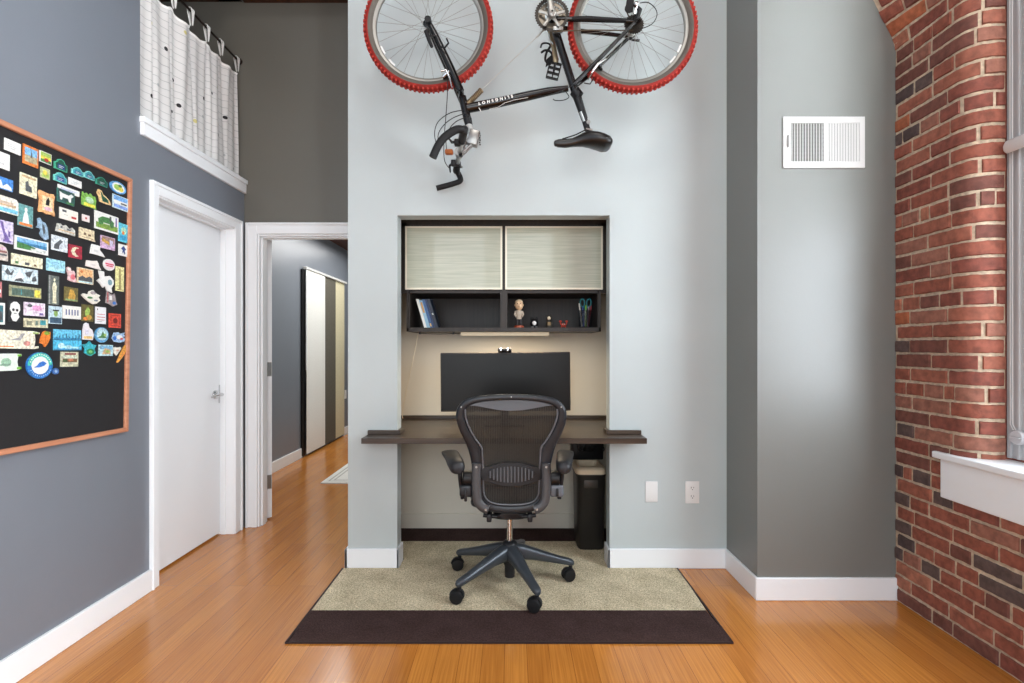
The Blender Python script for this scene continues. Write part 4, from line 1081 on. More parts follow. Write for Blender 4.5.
bm = nbm()
for s in (-1, 1): tube(bm, [W_(562, 140, s * .012), W_(575, 136.5, s * .02), W_(585, 131.5, s * .021), W_(596, 134, s * .022)], .0035, 8)
obj('saddle_rail', bm, M_BLACK, bike, True)
# drivetrain
M_RING = mat('chainring steel', (120, 112, 100), .35, .9)
cc = B(552, 14.5, -.048)
def cog(bm, c, r, th, teeth, inner):
    n = teeth * 4; A = []; 
    for face in (0, 1):
        O = []; I = []
        for k in range(n):
            a = 2 * PI * k / n; rr2 = r if k % 4 in (1, 2) else r - .004
            O.append(bm.verts.new(c + Vector((rr2 * math.cos(a), face * th, rr2 * math.sin(a))))); I.append(bm.verts.new(c + Vector((inner * math.cos(a), face * th, inner * math.sin(a)))))
        A.append((O, I))
        for k in range(n): bm.faces.new((O[k], O[(k + 1) % n], I[(k + 1) % n], I[k]))
    for k in range(n):
        j = (k + 1) % n
        bm.faces.new((A[0][0][k], A[0][0][j], A[1][0][j], A[1][0][k])); bm.faces.new((A[0][1][k], A[0][1][j], A[1][1][j], A[1][1][k]))
bm = nbm(); cog(bm, cc, .086, .003, 40, .068); obj('chainring', bm, mat('dark chainring', (52, 48, 44), .4, .7), bike, True, angle=20)
bm = nbm(); cog(bm, cc + Vector((0, .008, 0)), .071, .003, 32, .050); cog(bm, cc + Vector((0, .014, 0)), .052, .003, 24, .034); obj('chainring', bm, M_RING, bike, True, angle=20)
up_dir = Vector((-.16, 0, .987)); rt = Vector((up_dir.z, 0, -up_dir.x))
def crank(dy, sgn, hubc):
    bm = nbm(); rg = []
    for f, w, h in ((-.02, .012, .008), (-.012, .019, .012), (.0, .021, .013), (.03, .016, .011), (.1, .0125, .009), (.15, .0125, .008), (.17, .0155, .009), (.182, .010, .007)):
        rg.append(ell(hubc + up_dir * (sgn * f), rt, (0, 1, 0), w, h, 16, .7))
    loft(bm, rg)
    if sgn > 0:
        for k in range(5):
            a = 2 * PI * k / 5 + .3; d = Vector((math.cos(a), 0, math.sin(a))); s_ = Vector((d.z, 0, -d.x))
            loft(bm, [ell(hubc + Vector((0, .018, 0)) + d * r, s_, (0, 1, 0), w, .004, 12, .7) for r, w in ((.012, .012), (.035, .007), (.058, .010), (.066, .006))])
        lathe(bm, [(.008, -.015), (.010, -.012), (.010, .0)], hubc, 'y', 14)
    return obj('crank_arm', bm, mat('silver crank alloy', (158, 156, 150), .38, .8) if sgn > 0 else mat('tarnished alloy', (168, 150, 120), .35, .9), bike, True)
crank(-.075, 1, P(552, 12.8, YB - .076)); crank(.06, -1, W_(551.5, 20, .062))
bm = nbm(); lathe(bm, [(.0055, -.0155), (.0055, -.0145)], P(552, 12.8, YB - .076), 'y', 12); obj('axle_bolt', bm, M_BLACK, bike)
# pedal with toe clip on the far arm, another on the near arm
def pedal(c, s, name='pedal'):
    bm = nbm(); R2 = Matrix.Rotation(math.radians(14), 3, 'Y')
    pv = c
    for dx in (-.030, 0, .030): box(bm, c.x + dx - .003, c.x + dx + .003, c.y - .012, c.y + .012, c.z - .045, c.z + .035, .001, 1, rot=R2, piv=pv)
    for dz in (-.045, -.018, .009, .035): box(bm, c.x - .033, c.x + .033, c.y - .010, c.y + .010, c.z + dz - .003, c.z + dz + .003, .001, 1, rot=R2, piv=pv)
    cyl(bm, c + Vector((0, -s * .065, 0)), c + Vector((0, s * .012, 0)), .006, 10)
    p = obj(name, bm, M_BLACK, bike)
    bm = nbm()
    tube(bm, spline([tuple(c + Vector(q)) for q in ((-.015, 0, .03), (-.045, -.005, .045), (-.040, -.01, .085), (-.020, -.01, .12), (-.035, -.01, .135), (-.062, -.01, .132), (-.070, -.01, .112))], 4), .0035, 8, flat=.006)
    tube(bm, spline([tuple(c + Vector(q)) for q in ((.01, 0, .03), (-.015, -.01, .085), (-.045, -.01, .098), (-.068, -.01, .085))], 4), .0035, 8, flat=.006)
    prism(bm, [c + Vector(q) for q in ((-.045, -.012, .01), (-.010, -.012, .035), (.012, -.012, .10), (-.012, -.012, .075), (-.040, -.012, .05))], (0, .006, 0))
    obj('toe_clip', bm, M_RUBBER, p, True)
pedal(P(554, 70, YB + .11), 1)
pn = P(552, 12.8, YB - .076) + up_dir * .17 + Vector((0, -.06, 0)); pedal(pn, -1)
for sgn in (1,):
    bm = nbm(); tube(bm, [P(551, 31.5, YB - .045), P(590, 30, YB - .045), P(633, 30.5, YB - .05)], .0034, 6, flat=.0022, up=Vector((0, 1, 0)))
    tube(bm, [P(551, -2.5, YB - .045), P(600, -4, YB - .05), P(626, -3, YB - .055), P(631, 4, YB - .055), P(626, 10, YB - .055), P(629, 17, YB - .052)], .0034, 6)
    obj('chain', bm, mat('oily chain', (92, 82, 68), .45, .8), bike, True)
bm = nbm(); tube(bm, [P(572, 18.5, YB - .068), P(588, 18, YB - .068), P(626, 20.5, YB - .072)], .0095, 12); obj('chainstay_guard', bm, M_RUBBER, bike, True)
bm = nbm()
for k, r in enumerate((.050, .045, .040, .035, .030, .026)): cog(bm, CR + Vector((0, -.034 - k * .0042, 0)), r, .0018, int(r * 500), .014)
cyl(bm, CR + Vector((0, -.064, 0)), CR + Vector((0, -.03, 0)), .016, 16)
obj('cassette', bm, mat('sooty sprocket steel', (72, 68, 62), .4, .85), rw, True, angle=20)
bm = nbm(); q = P(637, 19, YB - .072)
tube(bm, [q, P(640, 10, YB - .085), P(634, 4, YB - .085)], [.010, .012, .010], 10)
for x, y, r in ((629, 8.5, .021), (631, -6, .018)): lathe(bm, [(.004, -.004), (r, -.004), (r, .004), (.004, .004)], P(x, y, YB - .06), 'y', 20)
prism(bm, [P(x, y, YB - .069) for x, y in ((625.5, 8), (628, 13), (633, 12), (634.5, -5), (631, -10), (627.5, -6))], (0, .002, 0)); obj('rear_derailleur', bm, M_BLACK, bike, True)
bm = nbm(); sphere(bm, P(636.5, 3.5, YB - .098), .012, 1, .6, 1, 10); tube(bm, [P(634, 14, YB - .09), P(637, 6, YB - .095)], .005, 8); obj('derailleur_link', bm, M_CHROME, bike, True)
bm = nbm(); cyl(bm, CR + Vector((0, .062, 0)), CR + Vector((0, .082, 0)), .010, 12); tube(bm, [CR + Vector((.0, .078, 0)), CR + Vector((.02, .082, -.010)), CR + Vector((.055, .080, -.014))], [.006, .0055, .007], 8); cyl(bm, CR + Vector((0, -.078, 0)), CR + Vector((0, -.06, 0)), .009, 12)
obj('quick_release', bm, M_BLACK, bike, True)
# brakes, front derailleur, small brackets
bm = nbm(); tube(bm, [P(592, 72, YB - .06), P(598, 64, YB - .065), P(606, 58.5, YB - .06)], [.006, .0075, .004], 10); tube(bm, [P(588, 80, YB - .03), P(592, 73, YB - .06), P(598, 66, YB - .06)], .003, 6); obj('brake_arm', bm, M_CHROME, bike, True)
bm = nbm(); tube(bm, [P(596, 62, YB - .04), P(601, 68, YB - .04)], .008, 10); tube(bm, [P(584, 83, YB - .03), P(590, 84, YB - .03), P(594, 78, YB - .04)], .003, 6); tube(bm, [P(598, 66, YB - .02), P(602, 70, YB - .02)], .007, 8); obj('brake_pad', bm, M_RUBBER, bike, True)
bm = nbm(); tube(bm, [P(441, 71, YB - .075), P(446, 70, YB - .075), P(450, 78, YB - .075), P(452, 87, YB - .075)], [.006, .006, .0055, .004], 10); tube(bm, [P(443, 77, YB - .06), P(449, 71, YB - .07)], .0065, 8); obj('brake_arm', bm, M_CHROME, bike, True)
bm = nbm(); tube(bm, [P(443, 78, YB - .03), P(449, 76, YB - .03)], .008, 8); obj('brake_pad', bm, M_RUBBER, bike, True)
bm = nbm(); tube(bm, [P(426, 31, YB - .075), P(429, 40, YB - .075), P(432, 47, YB - .075)], [.011, .010, .008], 10); tube(bm, [P(429, 36, YB - .075), P(436, 36, YB - .07), P(440, 46, YB - .07)], .004, 8)
tube(bm, [P(440, 47, YB - .08), P(445, 47.5, YB - .09), P(448.5, 43, YB - .095), P(446.5, 38.5, YB - .095)], .0045, 8); obj('fork_bracket', bm, M_BLACK, fork, True)
bm = nbm(); cyl(bm, W_(430.2, 28.5, -.078), W_(430.2, 28.5, -.05), .0165, 16); cyl(bm, W_(430.2, 28.5, .05), W_(430.2, 28.5, .07), .013, 16); obj('axle_cap', bm, M_BLACK, fork, True)
bm = nbm(); box(bm, *(sorted((P(553, 0, YB - .04).x, P(563, 0, YB - .04).x))), YB - .052, YB - .02, P(0, 36, YB).z, P(0, 32, YB).z, .003, 2); tube(bm, [P(549, 33, YB - .035), P(549.5, 40, YB - .035), P(553, 44, YB - .035)], .004, 8); obj('front_derailleur', bm, M_STEEL, bike, True)
# ------------------------------------------------------------------ curtain on the loft opening
def wire_stripe_cloth():
    m = bpy.data.materials.new('white cloth with grey lines'); m.use_nodes = True; h = N(m); b = h.b
    tc = h.add('ShaderNodeTexCoord'); w = h.add('ShaderNodeTexWave', wave_type='BANDS', bands_direction='Z', wave_profile='SIN', Scale=7.5, Distortion=3.6)
    w.inputs['Detail'].default_value = 1.5; w.inputs['Detail Scale'].default_value = .8; h.ln(tc.outputs['Object'], w.inputs['Vector'])
    n2 = h.add('ShaderNodeTexNoise', Scale=5.0); h.ln(tc.outputs['Object'], n2.inputs['Vector'])
    r = h.ramp(w.outputs['Fac'], [(0.0, (150, 150, 148)), (0.006, (182, 182, 180)), (0.03, (208, 206, 203)), (1.0, (208, 206, 203))])
    h.ln(r, b.inputs['Base Color']); b.inputs['Roughness'].default_value = .9
    b.inputs['Subsurface Weight'].default_value = 0.0
    return m
M_CURT = wire_stripe_cloth()
XC = -1.885
t = thing('tab_curtain', 'white curtain with grey lines and scattered dots hung in the high opening', 'curtain', (XC, 3.0, 2.386))
ROD = 3.205; tabs = [2.575, 2.73, 2.885, 3.04, 3.20, 3.353, 3.548]
def ctop(y):
    d = min(abs(y - q) for q in tabs); return ROD - .085 - .028 * math.sin(min(1, d / .075) * PI / 2) ** 1.5
def cpt(y, v):                          # v: 0 bottom, 1 top
    zt_ = ctop(y); z = 2.388 + (zt_ - 2.388) * v
    a = (y - 2.5) / .155 * 2 * PI
    x = XC + .011 * math.sin(a + .9 * math.sin(v * 2.2)) * (.4 + .6 * v) + .006 * math.sin(a * 2.3 + 1.3 + v) + .007 * math.sin(a * .6 + v * 3)
    yy = y + .012 * math.sin(a * .9 + v * 2.5) - (.015 * math.sin(v * PI) if y > 3.45 else 0)
    return Vector((x, min(yy, 3.575), z))
bm = nbm(); NY, NV = 150, 30; y0, y1 = 2.50, 3.568; G = []
for j in range(NV + 1): G.append([bm.verts.new(cpt(y0 + (y1 - y0) * i / NY, j / NV)) for i in range(NY + 1)])
for A_, B_ in zip(G, G[1:]):
    for i in range(NY): bm.faces.new((A_[i], A_[i + 1], B_[i + 1], B_[i]))
def on_curtain(px, py):
    Y = 520 * (-XC) / (512 - px)
    for _ in range(3): Y = F * (-XC) / (512 - px)
    z = CAMH - (py - HY) * Y / F; v = (z - 2.388) / (ctop(Y) - 2.388); return Y, v
curt = obj('curtain_cloth', bm, M_CURT, t, True, angle=80)
DOTS = [(164, 48, 'b'), (176, 80.5, 'b'), (158.5, 86, 'g'), (168, 86, 'y'), (181.5, 32, 'y'), (203, 98, 'b'), (212, 94, 'k'), (216, 87.5, 'y'), (180.5, 106.5, 'b'), (171.8, 110.5, 'k'), (169.5, 105, 'g'), (195.5, 121.5, 'y'), (202.5, 116.5, 'g'), (226, 118, 'b'), (218.3, 134.5, 'b'), (225, 154.5, 'g'), (234, 169, 'k'), (149.5, 95, 'b'), (150, 24, 'y')]
cols = {'b': (34, 32, 34), 'k': (78, 78, 78), 'g': (165, 168, 166), 'y': (196, 186, 120)}
h = N(M_CURT); src = h.b.inputs['Base Color'].links[0].from_socket          # the printed dots belong to the cloth's pattern
tcn = h.add('ShaderNodeTexCoord'); mpn = h.add('ShaderNodeMapping'); mpn.inputs['Scale'].default_value = (0, 1, .92); h.ln(tcn.outputs['Object'], mpn.inputs['Vector'])
for px, py, k in DOTS:
    Y, v = on_curtain(px, py); p = cpt(Y, v) - t.location
    di = h.add('ShaderNodeVectorMath', operation='DISTANCE'); h.ln(mpn.outputs[0], di.inputs[0]); di.inputs[1].default_value = (0, p.y, p.z * .92)
    lt = h.add('ShaderNodeMath', operation='LESS_THAN'); h.ln(di.outputs['Value'], lt.inputs[0]); lt.inputs[1].default_value = .0105 if k in 'by' else .008
    mx = h.add('ShaderNodeMix', data_type='RGBA'); h.ln(lt.outputs[0], mx.inputs[0]); h.ln(src, mx.inputs[6]); mx.inputs[7].default_value = lin(cols[k]); src = mx.outputs[2]
h.ln(src, h.b.inputs['Base Color'])
bm = nbm(); pts = [cpt(y0 + (y1 - y0) * i / 120, 1.0) + Vector((.002, 0, -.006)) for i in range(121)]
tube(bm, pts, .002, 6, flat=.008, up=Vector((0, 0, 1))); obj('top_hem', bm, mat('white hem', (236, 234, 230), .9), t, True)
for q in tabs:
    zc_ = ROD; bm = nbm(); xr_ = -1.878
    for dy in (-.012, .010):
        L = [(xr_ + .010, q, zc_ - .085), (xr_ + .013, q + dy * .5, zc_ - .03), (xr_ + .012, q + dy, zc_ + .008), (xr_, q + dy, zc_ + .014), (xr_ - .012, q + dy, zc_ + .004), (xr_ - .008, q + dy * .5, zc_ - .04), (xr_ - .002, q, zc_ - .085)]
        tube(bm, spline(L, 4), .0016, 6, flat=.0065, up=Vector((0, 1, 0)))
    obj('tab', bm, mat('white hem', (236, 234, 230), .9), t, True)
bm = nbm(); tube(bm, [(-1.878, 2.50, ROD), (-1.878, 3.575, ROD)], .0075, 12); lathe(bm, [(.004, 3.575), (.022, 3.575), (.022, 3.583), (.004, 3.583)], (-1.878, 0, ROD), 'y', 16)
o = obj('curtain_rod', bm, mat('dark bronze rod', (52, 42, 38), .35, .7), smooth=True); tag(o, 'dark thin rod carrying the curtain tabs in the high opening', 'curtain rod')

# ------------------------------------------------------------------ magnet board on the left wall
XF = -1.812
def bd(px, py, x=XF):                    # point of the board face
    Y = F * (-x) / (512 - px); return Vector((x, Y, CAMH - (py - HY) * Y / F))
t = thing('magnet_board', 'large black magnetic board in a copper brown frame on the left wall', 'board', (XL, 1.6, 0.85))
TR, BR = bd(132.6, 179), bd(128.6, 431.4); TL0, BL0 = bd(0, 118.4), bd(0, 455.9)
def ext(a, b, Y):                        # extend the edges towards the camera
    f = (Y - a.y) / (b.y - a.y); return a + (b - a) * f
YN = 1.02; TL = ext(TR, TL0, YN); BL = ext(BR, BL0, YN - .03)
bm = nbm(); prism(bm, [Vector((XL + .002, p.y, p.z)) for p in (TL, TR, BR, BL)], (.022, 0, 0)); obj('board_panel', bm, mat('black board face', (34, 34, 36), .5, spec=.4), t)
bm = nbm(); ins = .021; cen = (TL + TR + BR + BL) / 4
def inn(p, q): # inset corner
    return Vector((p.x, p.y + math.copysign(ins, cen.y - p.y), p.z + math.copysign(ins, cen.z - p.z)))
O = [TL, TR, BR, BL]; I = [inn(p, 0) for p in O]
for k in range(4):
    a, b = O[k], O[(k + 1) % 4]; c_, d_ = I[(k + 1) % 4], I[k]
    prism(bm, [Vector((XL + .001, p.y, p.z)) for p in (a, b, c_, d_)], (.034, 0, 0), bev=.004)
obj('board_frame', bm, M_FRAMEW, t)

CM = {}
def cm(c):
    k = '%02x%02x%02x' % c
    if k not in CM: CM[k] = mat('print ' + k, c, .38, var=(.04 if min(c) > 200 else .22), vscale=110)
    return CM[k]
W=(228,228,224); K=(30,30,32); CR_=(224,212,180); SKY=(120,170,214); LB=(176,206,224); SEA=(60,120,160); GRN=(70,120,70); LG=(150,180,90); TEAL=(60,140,150)
ORG=(214,120,60); RED=(180,50,50); PNK=(224,170,190); PUR=(110,90,150); BRN=(110,80,56); GRY=(150,150,150); DG=(80,84,88); YEL=(226,200,80); NAV=(40,60,120); GLD=(190,150,70); DKG=(30,80,62); BLU=(50,110,190); TAN=(190,160,120)
def R(a,b,c,d,col): return (col,[(a,b),(c,b),(c,d),(a,d)])
def E(cx,cy,rx,ry,col,n=14): return (col,[(cx+rx*math.cos(2*PI*i/n),cy+ry*math.sin(2*PI*i/n)) for i in range(n)])
def T(col,n=3,x0=.15,x1=.85,y0=.25,y1=.75): return [R(x0,y0+(y1-y0)*i/n,x0+(x1-x0)*(.95 if i%2 else .7),y0+(y1-y0)*i/n+.35*(y1-y0)/n,col) for i in range(n)]
def land(sky,mid,low,hz=.55): return [R(.05,hz,.95,.95,sky),(mid,[(.05,hz-.12),(.25,hz+.12),(.45,hz),(.7,hz+.18),(.95,hz+.02),(.95,.3),(.05,.3)]),R(.05,.05,.95,.32,low)]
def town(sky,bld,low): return [R(.03,.5,.97,.94,sky)]+[R(.08+.11*i,.3,.16+.11*i,.5+.09*((i*7)%5)/1.5,bld) for i in range(8)]+[R(.03,.06,.97,.32,low)]
def fig(bg,body,head,low=None): return [R(.05,.04,.95,.96,bg),(body,[(.25,.08),(.75,.08),(.66,.5),(.58,.68),(.42,.68),(.34,.5)]),E(.5,.78,.1,.11,head)]+([R(.05,.04,.95,.16,low)] if low else [])
RECT=[(0,0),(1,0),(1,1),(0,1)]
ARCH=[(0,0),(1,0),(1,.85),(.85,.95),(.72,1.3),(.5,1.45),(.28,1.3),(.15,.95),(0,.85)]
OVAL=[(.5+.5*math.cos(2*PI*i/26),.5+.5*math.sin(2*PI*i/26)) for i in range(26)]
SCROLL=[(.04,.02),(.25,.06),(.5,0),(.8,.05),(.98,.0),(1,.1),(.92,.3),(.94,.7),(1,.9),(.9,1),(.6,.95),(.3,.98),(.05,1),(0,.88),(.08,.6),(.05,.3),(0,.1)]
BUSH=[(0,.05),(.3,0),(.6,.03),(1,0),(.95,.3),(1,.6),(.9,.9),(.75,.85),(.6,1),(.45,.82),(.3,.95),(.12,.8),(.05,.95),(0,.6)]
PLATE=lambda c2,c3:[(c2,[(.06,.1),(.94,.1),(.94,.78),(.8,.86),(.68,1.2),(.5,1.32),(.32,1.2),(.2,.86),(.06,.78)]),R(.22,.18,.78,.75,c3)]+T(W,2,.3,.72,.28,.68)
# name, category, label, x0, x1, y0, y1 (photo extent; y at the left edge), outline, colour, print
MG=[
('picture_magnet','white card magnet with faint grey sketch, topmost near the left end of the board',5,20.8,137.7,149.5,RECT,W,T((190,190,190),3)),
('picture_magnet','plain white card magnet at the left edge below the sketched white card',-6,9.8,149,165.5,RECT,W,T((200,200,200),2)),
('picture_magnet','orange bordered tower landscape magnet in the top row',23.5,38.3,143.4,163,RECT,ORG,[R(.08,.5,.92,.88,SKY),R(.08,.14,.92,.5,(170,160,130)),(DG,[(.45,.4),(.6,.4),(.53,.82)])]),
('picture_magnet','green and red garden magnet right of the tower landscape',40,51.5,150,161,RECT,W,[R(.05,.5,.95,.95,LG),R(.05,.3,.95,.6,YEL),R(.05,.05,.95,.32,GRN),E(.55,.3,.2,.16,RED)]),
('picture_magnet','small yellow green magnet under the garden magnet',41,50,166.5,177,RECT,(176,180,140),[R(.12,.12,.88,.5,LG),E(.45,.55,.25,.25,YEL)]),
('picture_magnet','blue snowy mountain magnet at the left edge of the board',-8,13.1,173.5,185.5,RECT,(70,130,200),[(W,[(.05,.05),(.95,.05),(.9,.3),(.7,.55),(.5,.25),(.4,.75),(.2,.3)])]),
('picture_magnet','cream poster magnet with a dark seated shape',20.5,37,172,193.5,RECT,CR_,[R(.08,.82,.92,.92,TAN),(DG,[(.3,.2),(.7,.2),(.66,.45),(.5,.5),(.45,.72),(.28,.6)])]),
('scroll_magnet','orange scroll shaped magnet with a dark cat shape',38.5,54.5,189.5,212,SCROLL,(228,160,110),[R(.2,.15,.85,.8,(240,200,160)),(K,[(.4,.4),(.62,.4),(.66,.62),(.58,.78),(.5,.68),(.42,.6)]),E(.55,.25,.25,.09,PNK)]),
('street_sign_magnet','green arched plate magnet with dark blue centre, largest of the arched plates',54.5,66.8,160,168,ARCH,(70,160,130),PLATE(DKG,NAV)),
('street_sign_magnet','green arched plate magnet right under the largest arched plate',54,66.3,173.2,180,ARCH,(110,190,180),PLATE(TEAL,NAV)),
('street_sign_magnet','pale green arched plate magnet, third from right in the arched row',71.8,83,167.5,173,ARCH,(130,200,195),PLATE(TEAL,(40,90,130))),
('street_sign_magnet','pale green arched plate magnet, second from right in the arched row',84,94,171.5,177,ARCH,(130,200,195),PLATE(TEAL,(40,90,120))),
('street_sign_magnet','dark green arched plate magnet, rightmost of the arched row',96,107,177.5,183.5,ARCH,(60,140,120),PLATE(DKG,(30,70,70))),
('label_magnet','short white label magnet under the arched plates',69,81.7,177,184,RECT,W,T((190,200,200),2)),
('label_magnet','long thin white label magnet with blue writing',58.3,79.5,184,189.6,RECT,W,T((120,140,200),2,.1,.9,.3,.7)),
('picture_magnet','dark green magnet with a white dog',57.5,74.5,187.5,201,RECT,(60,110,100),[R(.04,.04,.96,.96,(50,80,76)),(W,[(.15,.2),(.25,.2),(.3,.4),(.6,.4),(.68,.18),(.78,.2),(.8,.55),(.95,.72),(.8,.85),(.65,.68),(.3,.7),(.1,.8)]),R(.5,.04,.96,.16,GRN)]),
('shaped_magnet','bushy green magnet with a yellow base',82,96,190.5,205,BUSH,(120,170,80),[R(.1,.05,.9,.25,YEL),E(.5,.5,.3,.22,(170,200,170))]),
('shaped_magnet','green peninsula shaped magnet with orange edge',97,111,188.5,201,[(.1,1),(.3,.95),(.4,.7),(.6,.6),(.85,.4),(1,.05),(.7,.0),(.2,.05),(.15,.4),(0,.7)],(226,180,130),[(DKG,[(.2,.85),(.3,.82),(.4,.58),(.75,.38),(.8,.12),(.35,.12),(.28,.5)])]),
('round_magnet','oval blue rimmed magnet with yellow and green pattern in the upper right corner',110,125.7,178.5,190.5,OVAL,(90,150,200),[E(.5,.5,.4,.4,W),E(.42,.5,.22,.24,LG),E(.66,.42,.15,.2,YEL),E(.6,.68,.12,.12,GRN)]),
('picture_magnet','blue and white seaside magnet under the oval magnet',113,128,193.5,207,RECT,(190,210,232),[R(.05,.62,.95,.95,(110,160,220)),R(.05,.35,.95,.62,W),R(.05,.08,.95,.3,(120,150,210)),R(.5,.4,.9,.52,DG)]),
('picture_magnet','white magnet with a big green shrub animal',95,118.5,210,228,RECT,W,[R(.04,.1,.96,.4,(120,150,70)),(GRN,[(.15,.3),(.3,.3),(.35,.45),(.6,.45),(.65,.28),(.78,.3),(.8,.6),(.6,.8),(.3,.78),(.12,.6)]),R(.6,.55,.68,.9,DG),R(.86,.4,.92,.92,PUR)]),
('picture_magnet','turquoise magnet against the right edge of the board',119,128,222.5,241,RECT,(90,180,200),[R(.1,.1,.9,.35,(60,150,190)),E(.5,.62,.3,.2,(170,210,180)),E(.45,.5,.14,.1,ORG)]),
('picture_magnet','white magnet with a small blue figure under the turquoise one',119,128,243.5,255,RECT,W,[(NAV,[(.3,.15),(.45,.35),(.6,.15),(.7,.2),(.62,.5),(.8,.6),(.5,.9),(.2,.6),(.4,.5)])]),
('picture_magnet','rounded beach town magnet at the left edge of the board',-8,17.9,192.5,209,[(0,0),(1,0),(1,.8),(.93,.97),(.8,1),(0,1)],(226,218,200),[R(.03,.06,.97,.3,(110,180,210)),R(.06,.42,.9,.56,TAN),R(.1,.5,.8,.7,(190,170,150))]),
('picture_magnet','teal magnet with a tall white robed shape',18.5,33,203,225,RECT,(110,150,150),fig((96,150,150),W,(226,226,220),ORG)),
('shaped_magnet','grey blue magnet cut out like a seated statue',36.5,48.5,217,236,[(.1,.95),(.25,1),(.4,.85),(.7,.8),(.9,.55),(1,.0),(.75,-.1),(.4,.05),(.3,.2),(.4,.35),(.3,.45),(0,.45),(.15,.6)],(140,166,186),[(DG,[(.4,.7),(.6,.65),(.7,.3),(.55,.15),(.45,.4)])]),
('picture_magnet','violet ink drawing magnet at the left edge of the board',-8,13.3,217.5,240,RECT,(196,186,214),[(PUR,[(.35,.95),(.5,.95),(.6,.5),(.75,.3),(.85,.05),(.6,.05),(.55,.3),(.45,.6)]),R(.5,.05,.9,.14,PUR),R(.75,.3,.85,.55,PUR)]),
('picture_magnet','wide green coast panorama magnet with white border',15,48.3,235,249,RECT,W,[R(.05,.62,.95,.9,SKY),(SEA,[(.05,.5),(.95,.35),(.95,.62),(.05,.62)]),(GRN,[(.05,.12),(.55,.12),(.6,.35),(.3,.52),(.05,.55)]),R(.45,.1,.95,.28,(200,206,200))]),
('shaped_magnet','brownish arch topped magnet at the left edge of the board',-6,7.6,243,259,[(0,0),(1,0),(.98,.6),(.85,.85),(.5,1),(0,1)],(190,180,170),[R(.1,.5,.9,.62,(130,80,80)),R(.1,.3,.9,.42,DG),E(.6,.75,.2,.1,PNK)]),
('picture_magnet','long cream city sketch magnet under the green panorama',12,42.6,253,264,RECT,CR_,[R(.1,.12,.2,.34,GRN),R(.4,.12,.55,.36,DG),R(.7,.12,.78,.32,BRN)]),
('picture_magnet','white card magnet with a red mark in the corner',60,78,206.8,218,RECT,(230,226,214),[R(.12,.65,.35,.85,DG),R(.62,.25,.9,.45,RED)]+T(GRY,1,.2,.5,.4,.5)),
('label_magnet','tiny white square magnet standing alone',82.7,89.6,214,220.5,RECT,(228,216,212),[R(.35,.35,.6,.65,RED)]),
('shaped_magnet','low silver relief magnet of rooftops',56,74.7,222.5,231,[(0,0),(1,-.05),(1,.6),(.85,.9),(.72,.6),(.5,1),(.35,.8),(.2,1),(.08,.95),(.05,.6)],(186,186,178),[R(.1,.2,.95,.32,TAN),R(.2,.5,.3,.75,DG),R(.55,.4,.75,.6,DG)]),
('picture_magnet','beige cracked sign magnet with two dark birds',79.6,94,227,237.5,[(0,0),(1.08,-.05),(1,.2),(1,1),(0,1)],(216,196,164),[R(.25,.35,.4,.6,BRN),R(.55,.35,.75,.52,BRN),R(.1,.12,.9,.16,BRN)]),
('picture_magnet','pale blue magnet with a grey cat silhouette',52,67.6,234.5,249.5,RECT,(200,208,220),[(DG,[(.1,.1),(.42,.1),(.48,.4),(.7,.7),(.5,.78),(.35,.6),(.15,.4)])]),
('picture_magnet','dark red magnet with a cream crescent moon',69,82,243.8,257,RECT,(156,44,60),[(CR_,[(.5,.12),(.75,.2),(.55,.3),(.42,.5),(.55,.75),(.78,.82),(.5,.88),(.25,.75),(.15,.5),(.25,.25)])]),
('picture_magnet','mauve and gold glossy picture magnet near the right edge',101,115,234.8,247.5,RECT,(190,160,190),[R(.05,.5,.95,.95,(150,120,110)),(GLD,[(.05,.55),(.6,.3),(.7,.5),(.1,.8)]),R(.6,.3,.85,.75,(196,190,220))]),
('shaped_magnet','white wedge shaped map magnet, upper of the two white wedges',90.5,104.8,243.8,254,[(.1,1),(.65,1),(.62,.6),(.8,.35),(1,.0),(.6,.05),(0,.05),(.05,.6)],W,[R(.2,.3,.5,.5,(206,206,204))]),
('shaped_magnet','white wedge shaped map magnet with pink edge, lower of the two white wedges',86,101,258.5,267,[(.05,.8),(.4,.85),(.7,1),(.8,.7),(.85,.4),(1,.0),(.5,.05),(0,.1)],(232,224,218),[R(.25,.3,.6,.5,(214,206,204))]),
('round_magnet','round white badge magnet with red writing',103.5,114.5,258,269.5,OVAL,W,[E(.5,.5,.44,.44,(230,210,214)),R(.12,.5,.88,.62,(200,60,90)),R(.2,.34,.8,.45,(200,60,90))]),
('shaped_magnet','white state shaped magnet with a pointed lower end',97,113.5,270,289,[(.1,1),(.4,.98),(.42,.72),(.75,.8),(.98,.6),(1,.4),(.85,.15),(.9,-.1),(.6,.0),(.5,.25),(.35,.12),(.2,.3),(0,.45),(.2,.6)],W,[E(.75,.45,.14,.16,(120,150,160))]),
('picture_magnet','tall narrow cream strip magnet at the right edge',116,124,266,290.5,RECT,(222,208,150),[R(.35,.08,.6,.9,(150,140,90)),R(.15,.04,.85,.07,BRN)]),
('picture_magnet','orange sunset magnet with a dark mountain ridge',77.6,93.4,267,282.5,RECT,(236,200,170),[R(.06,.4,.94,.94,(236,170,120)),(DG,[(.06,.35),(.3,.5),(.5,.38),(.75,.52),(.94,.4),(.94,.15),(.06,.15)]),E(.25,.75,.09,.09,ORG),R(.06,.05,.94,.14,LB)]),
('shaped_magnet','pink flower shaped magnet holding a pale ball',66,76.5,266.5,281,[(.05,.9),(.2,1),(.4,.95),(.45,.75),(.7,.8),(.85,.6),(.8,.4),(.95,.2),(1,.02),(.7,.0),(.4,.05),(.2,.1),(.25,.4),(.15,.65)],(224,180,180),[E(.22,.85,.15,.1,W),E(.6,.35,.22,.2,(216,110,120))]),
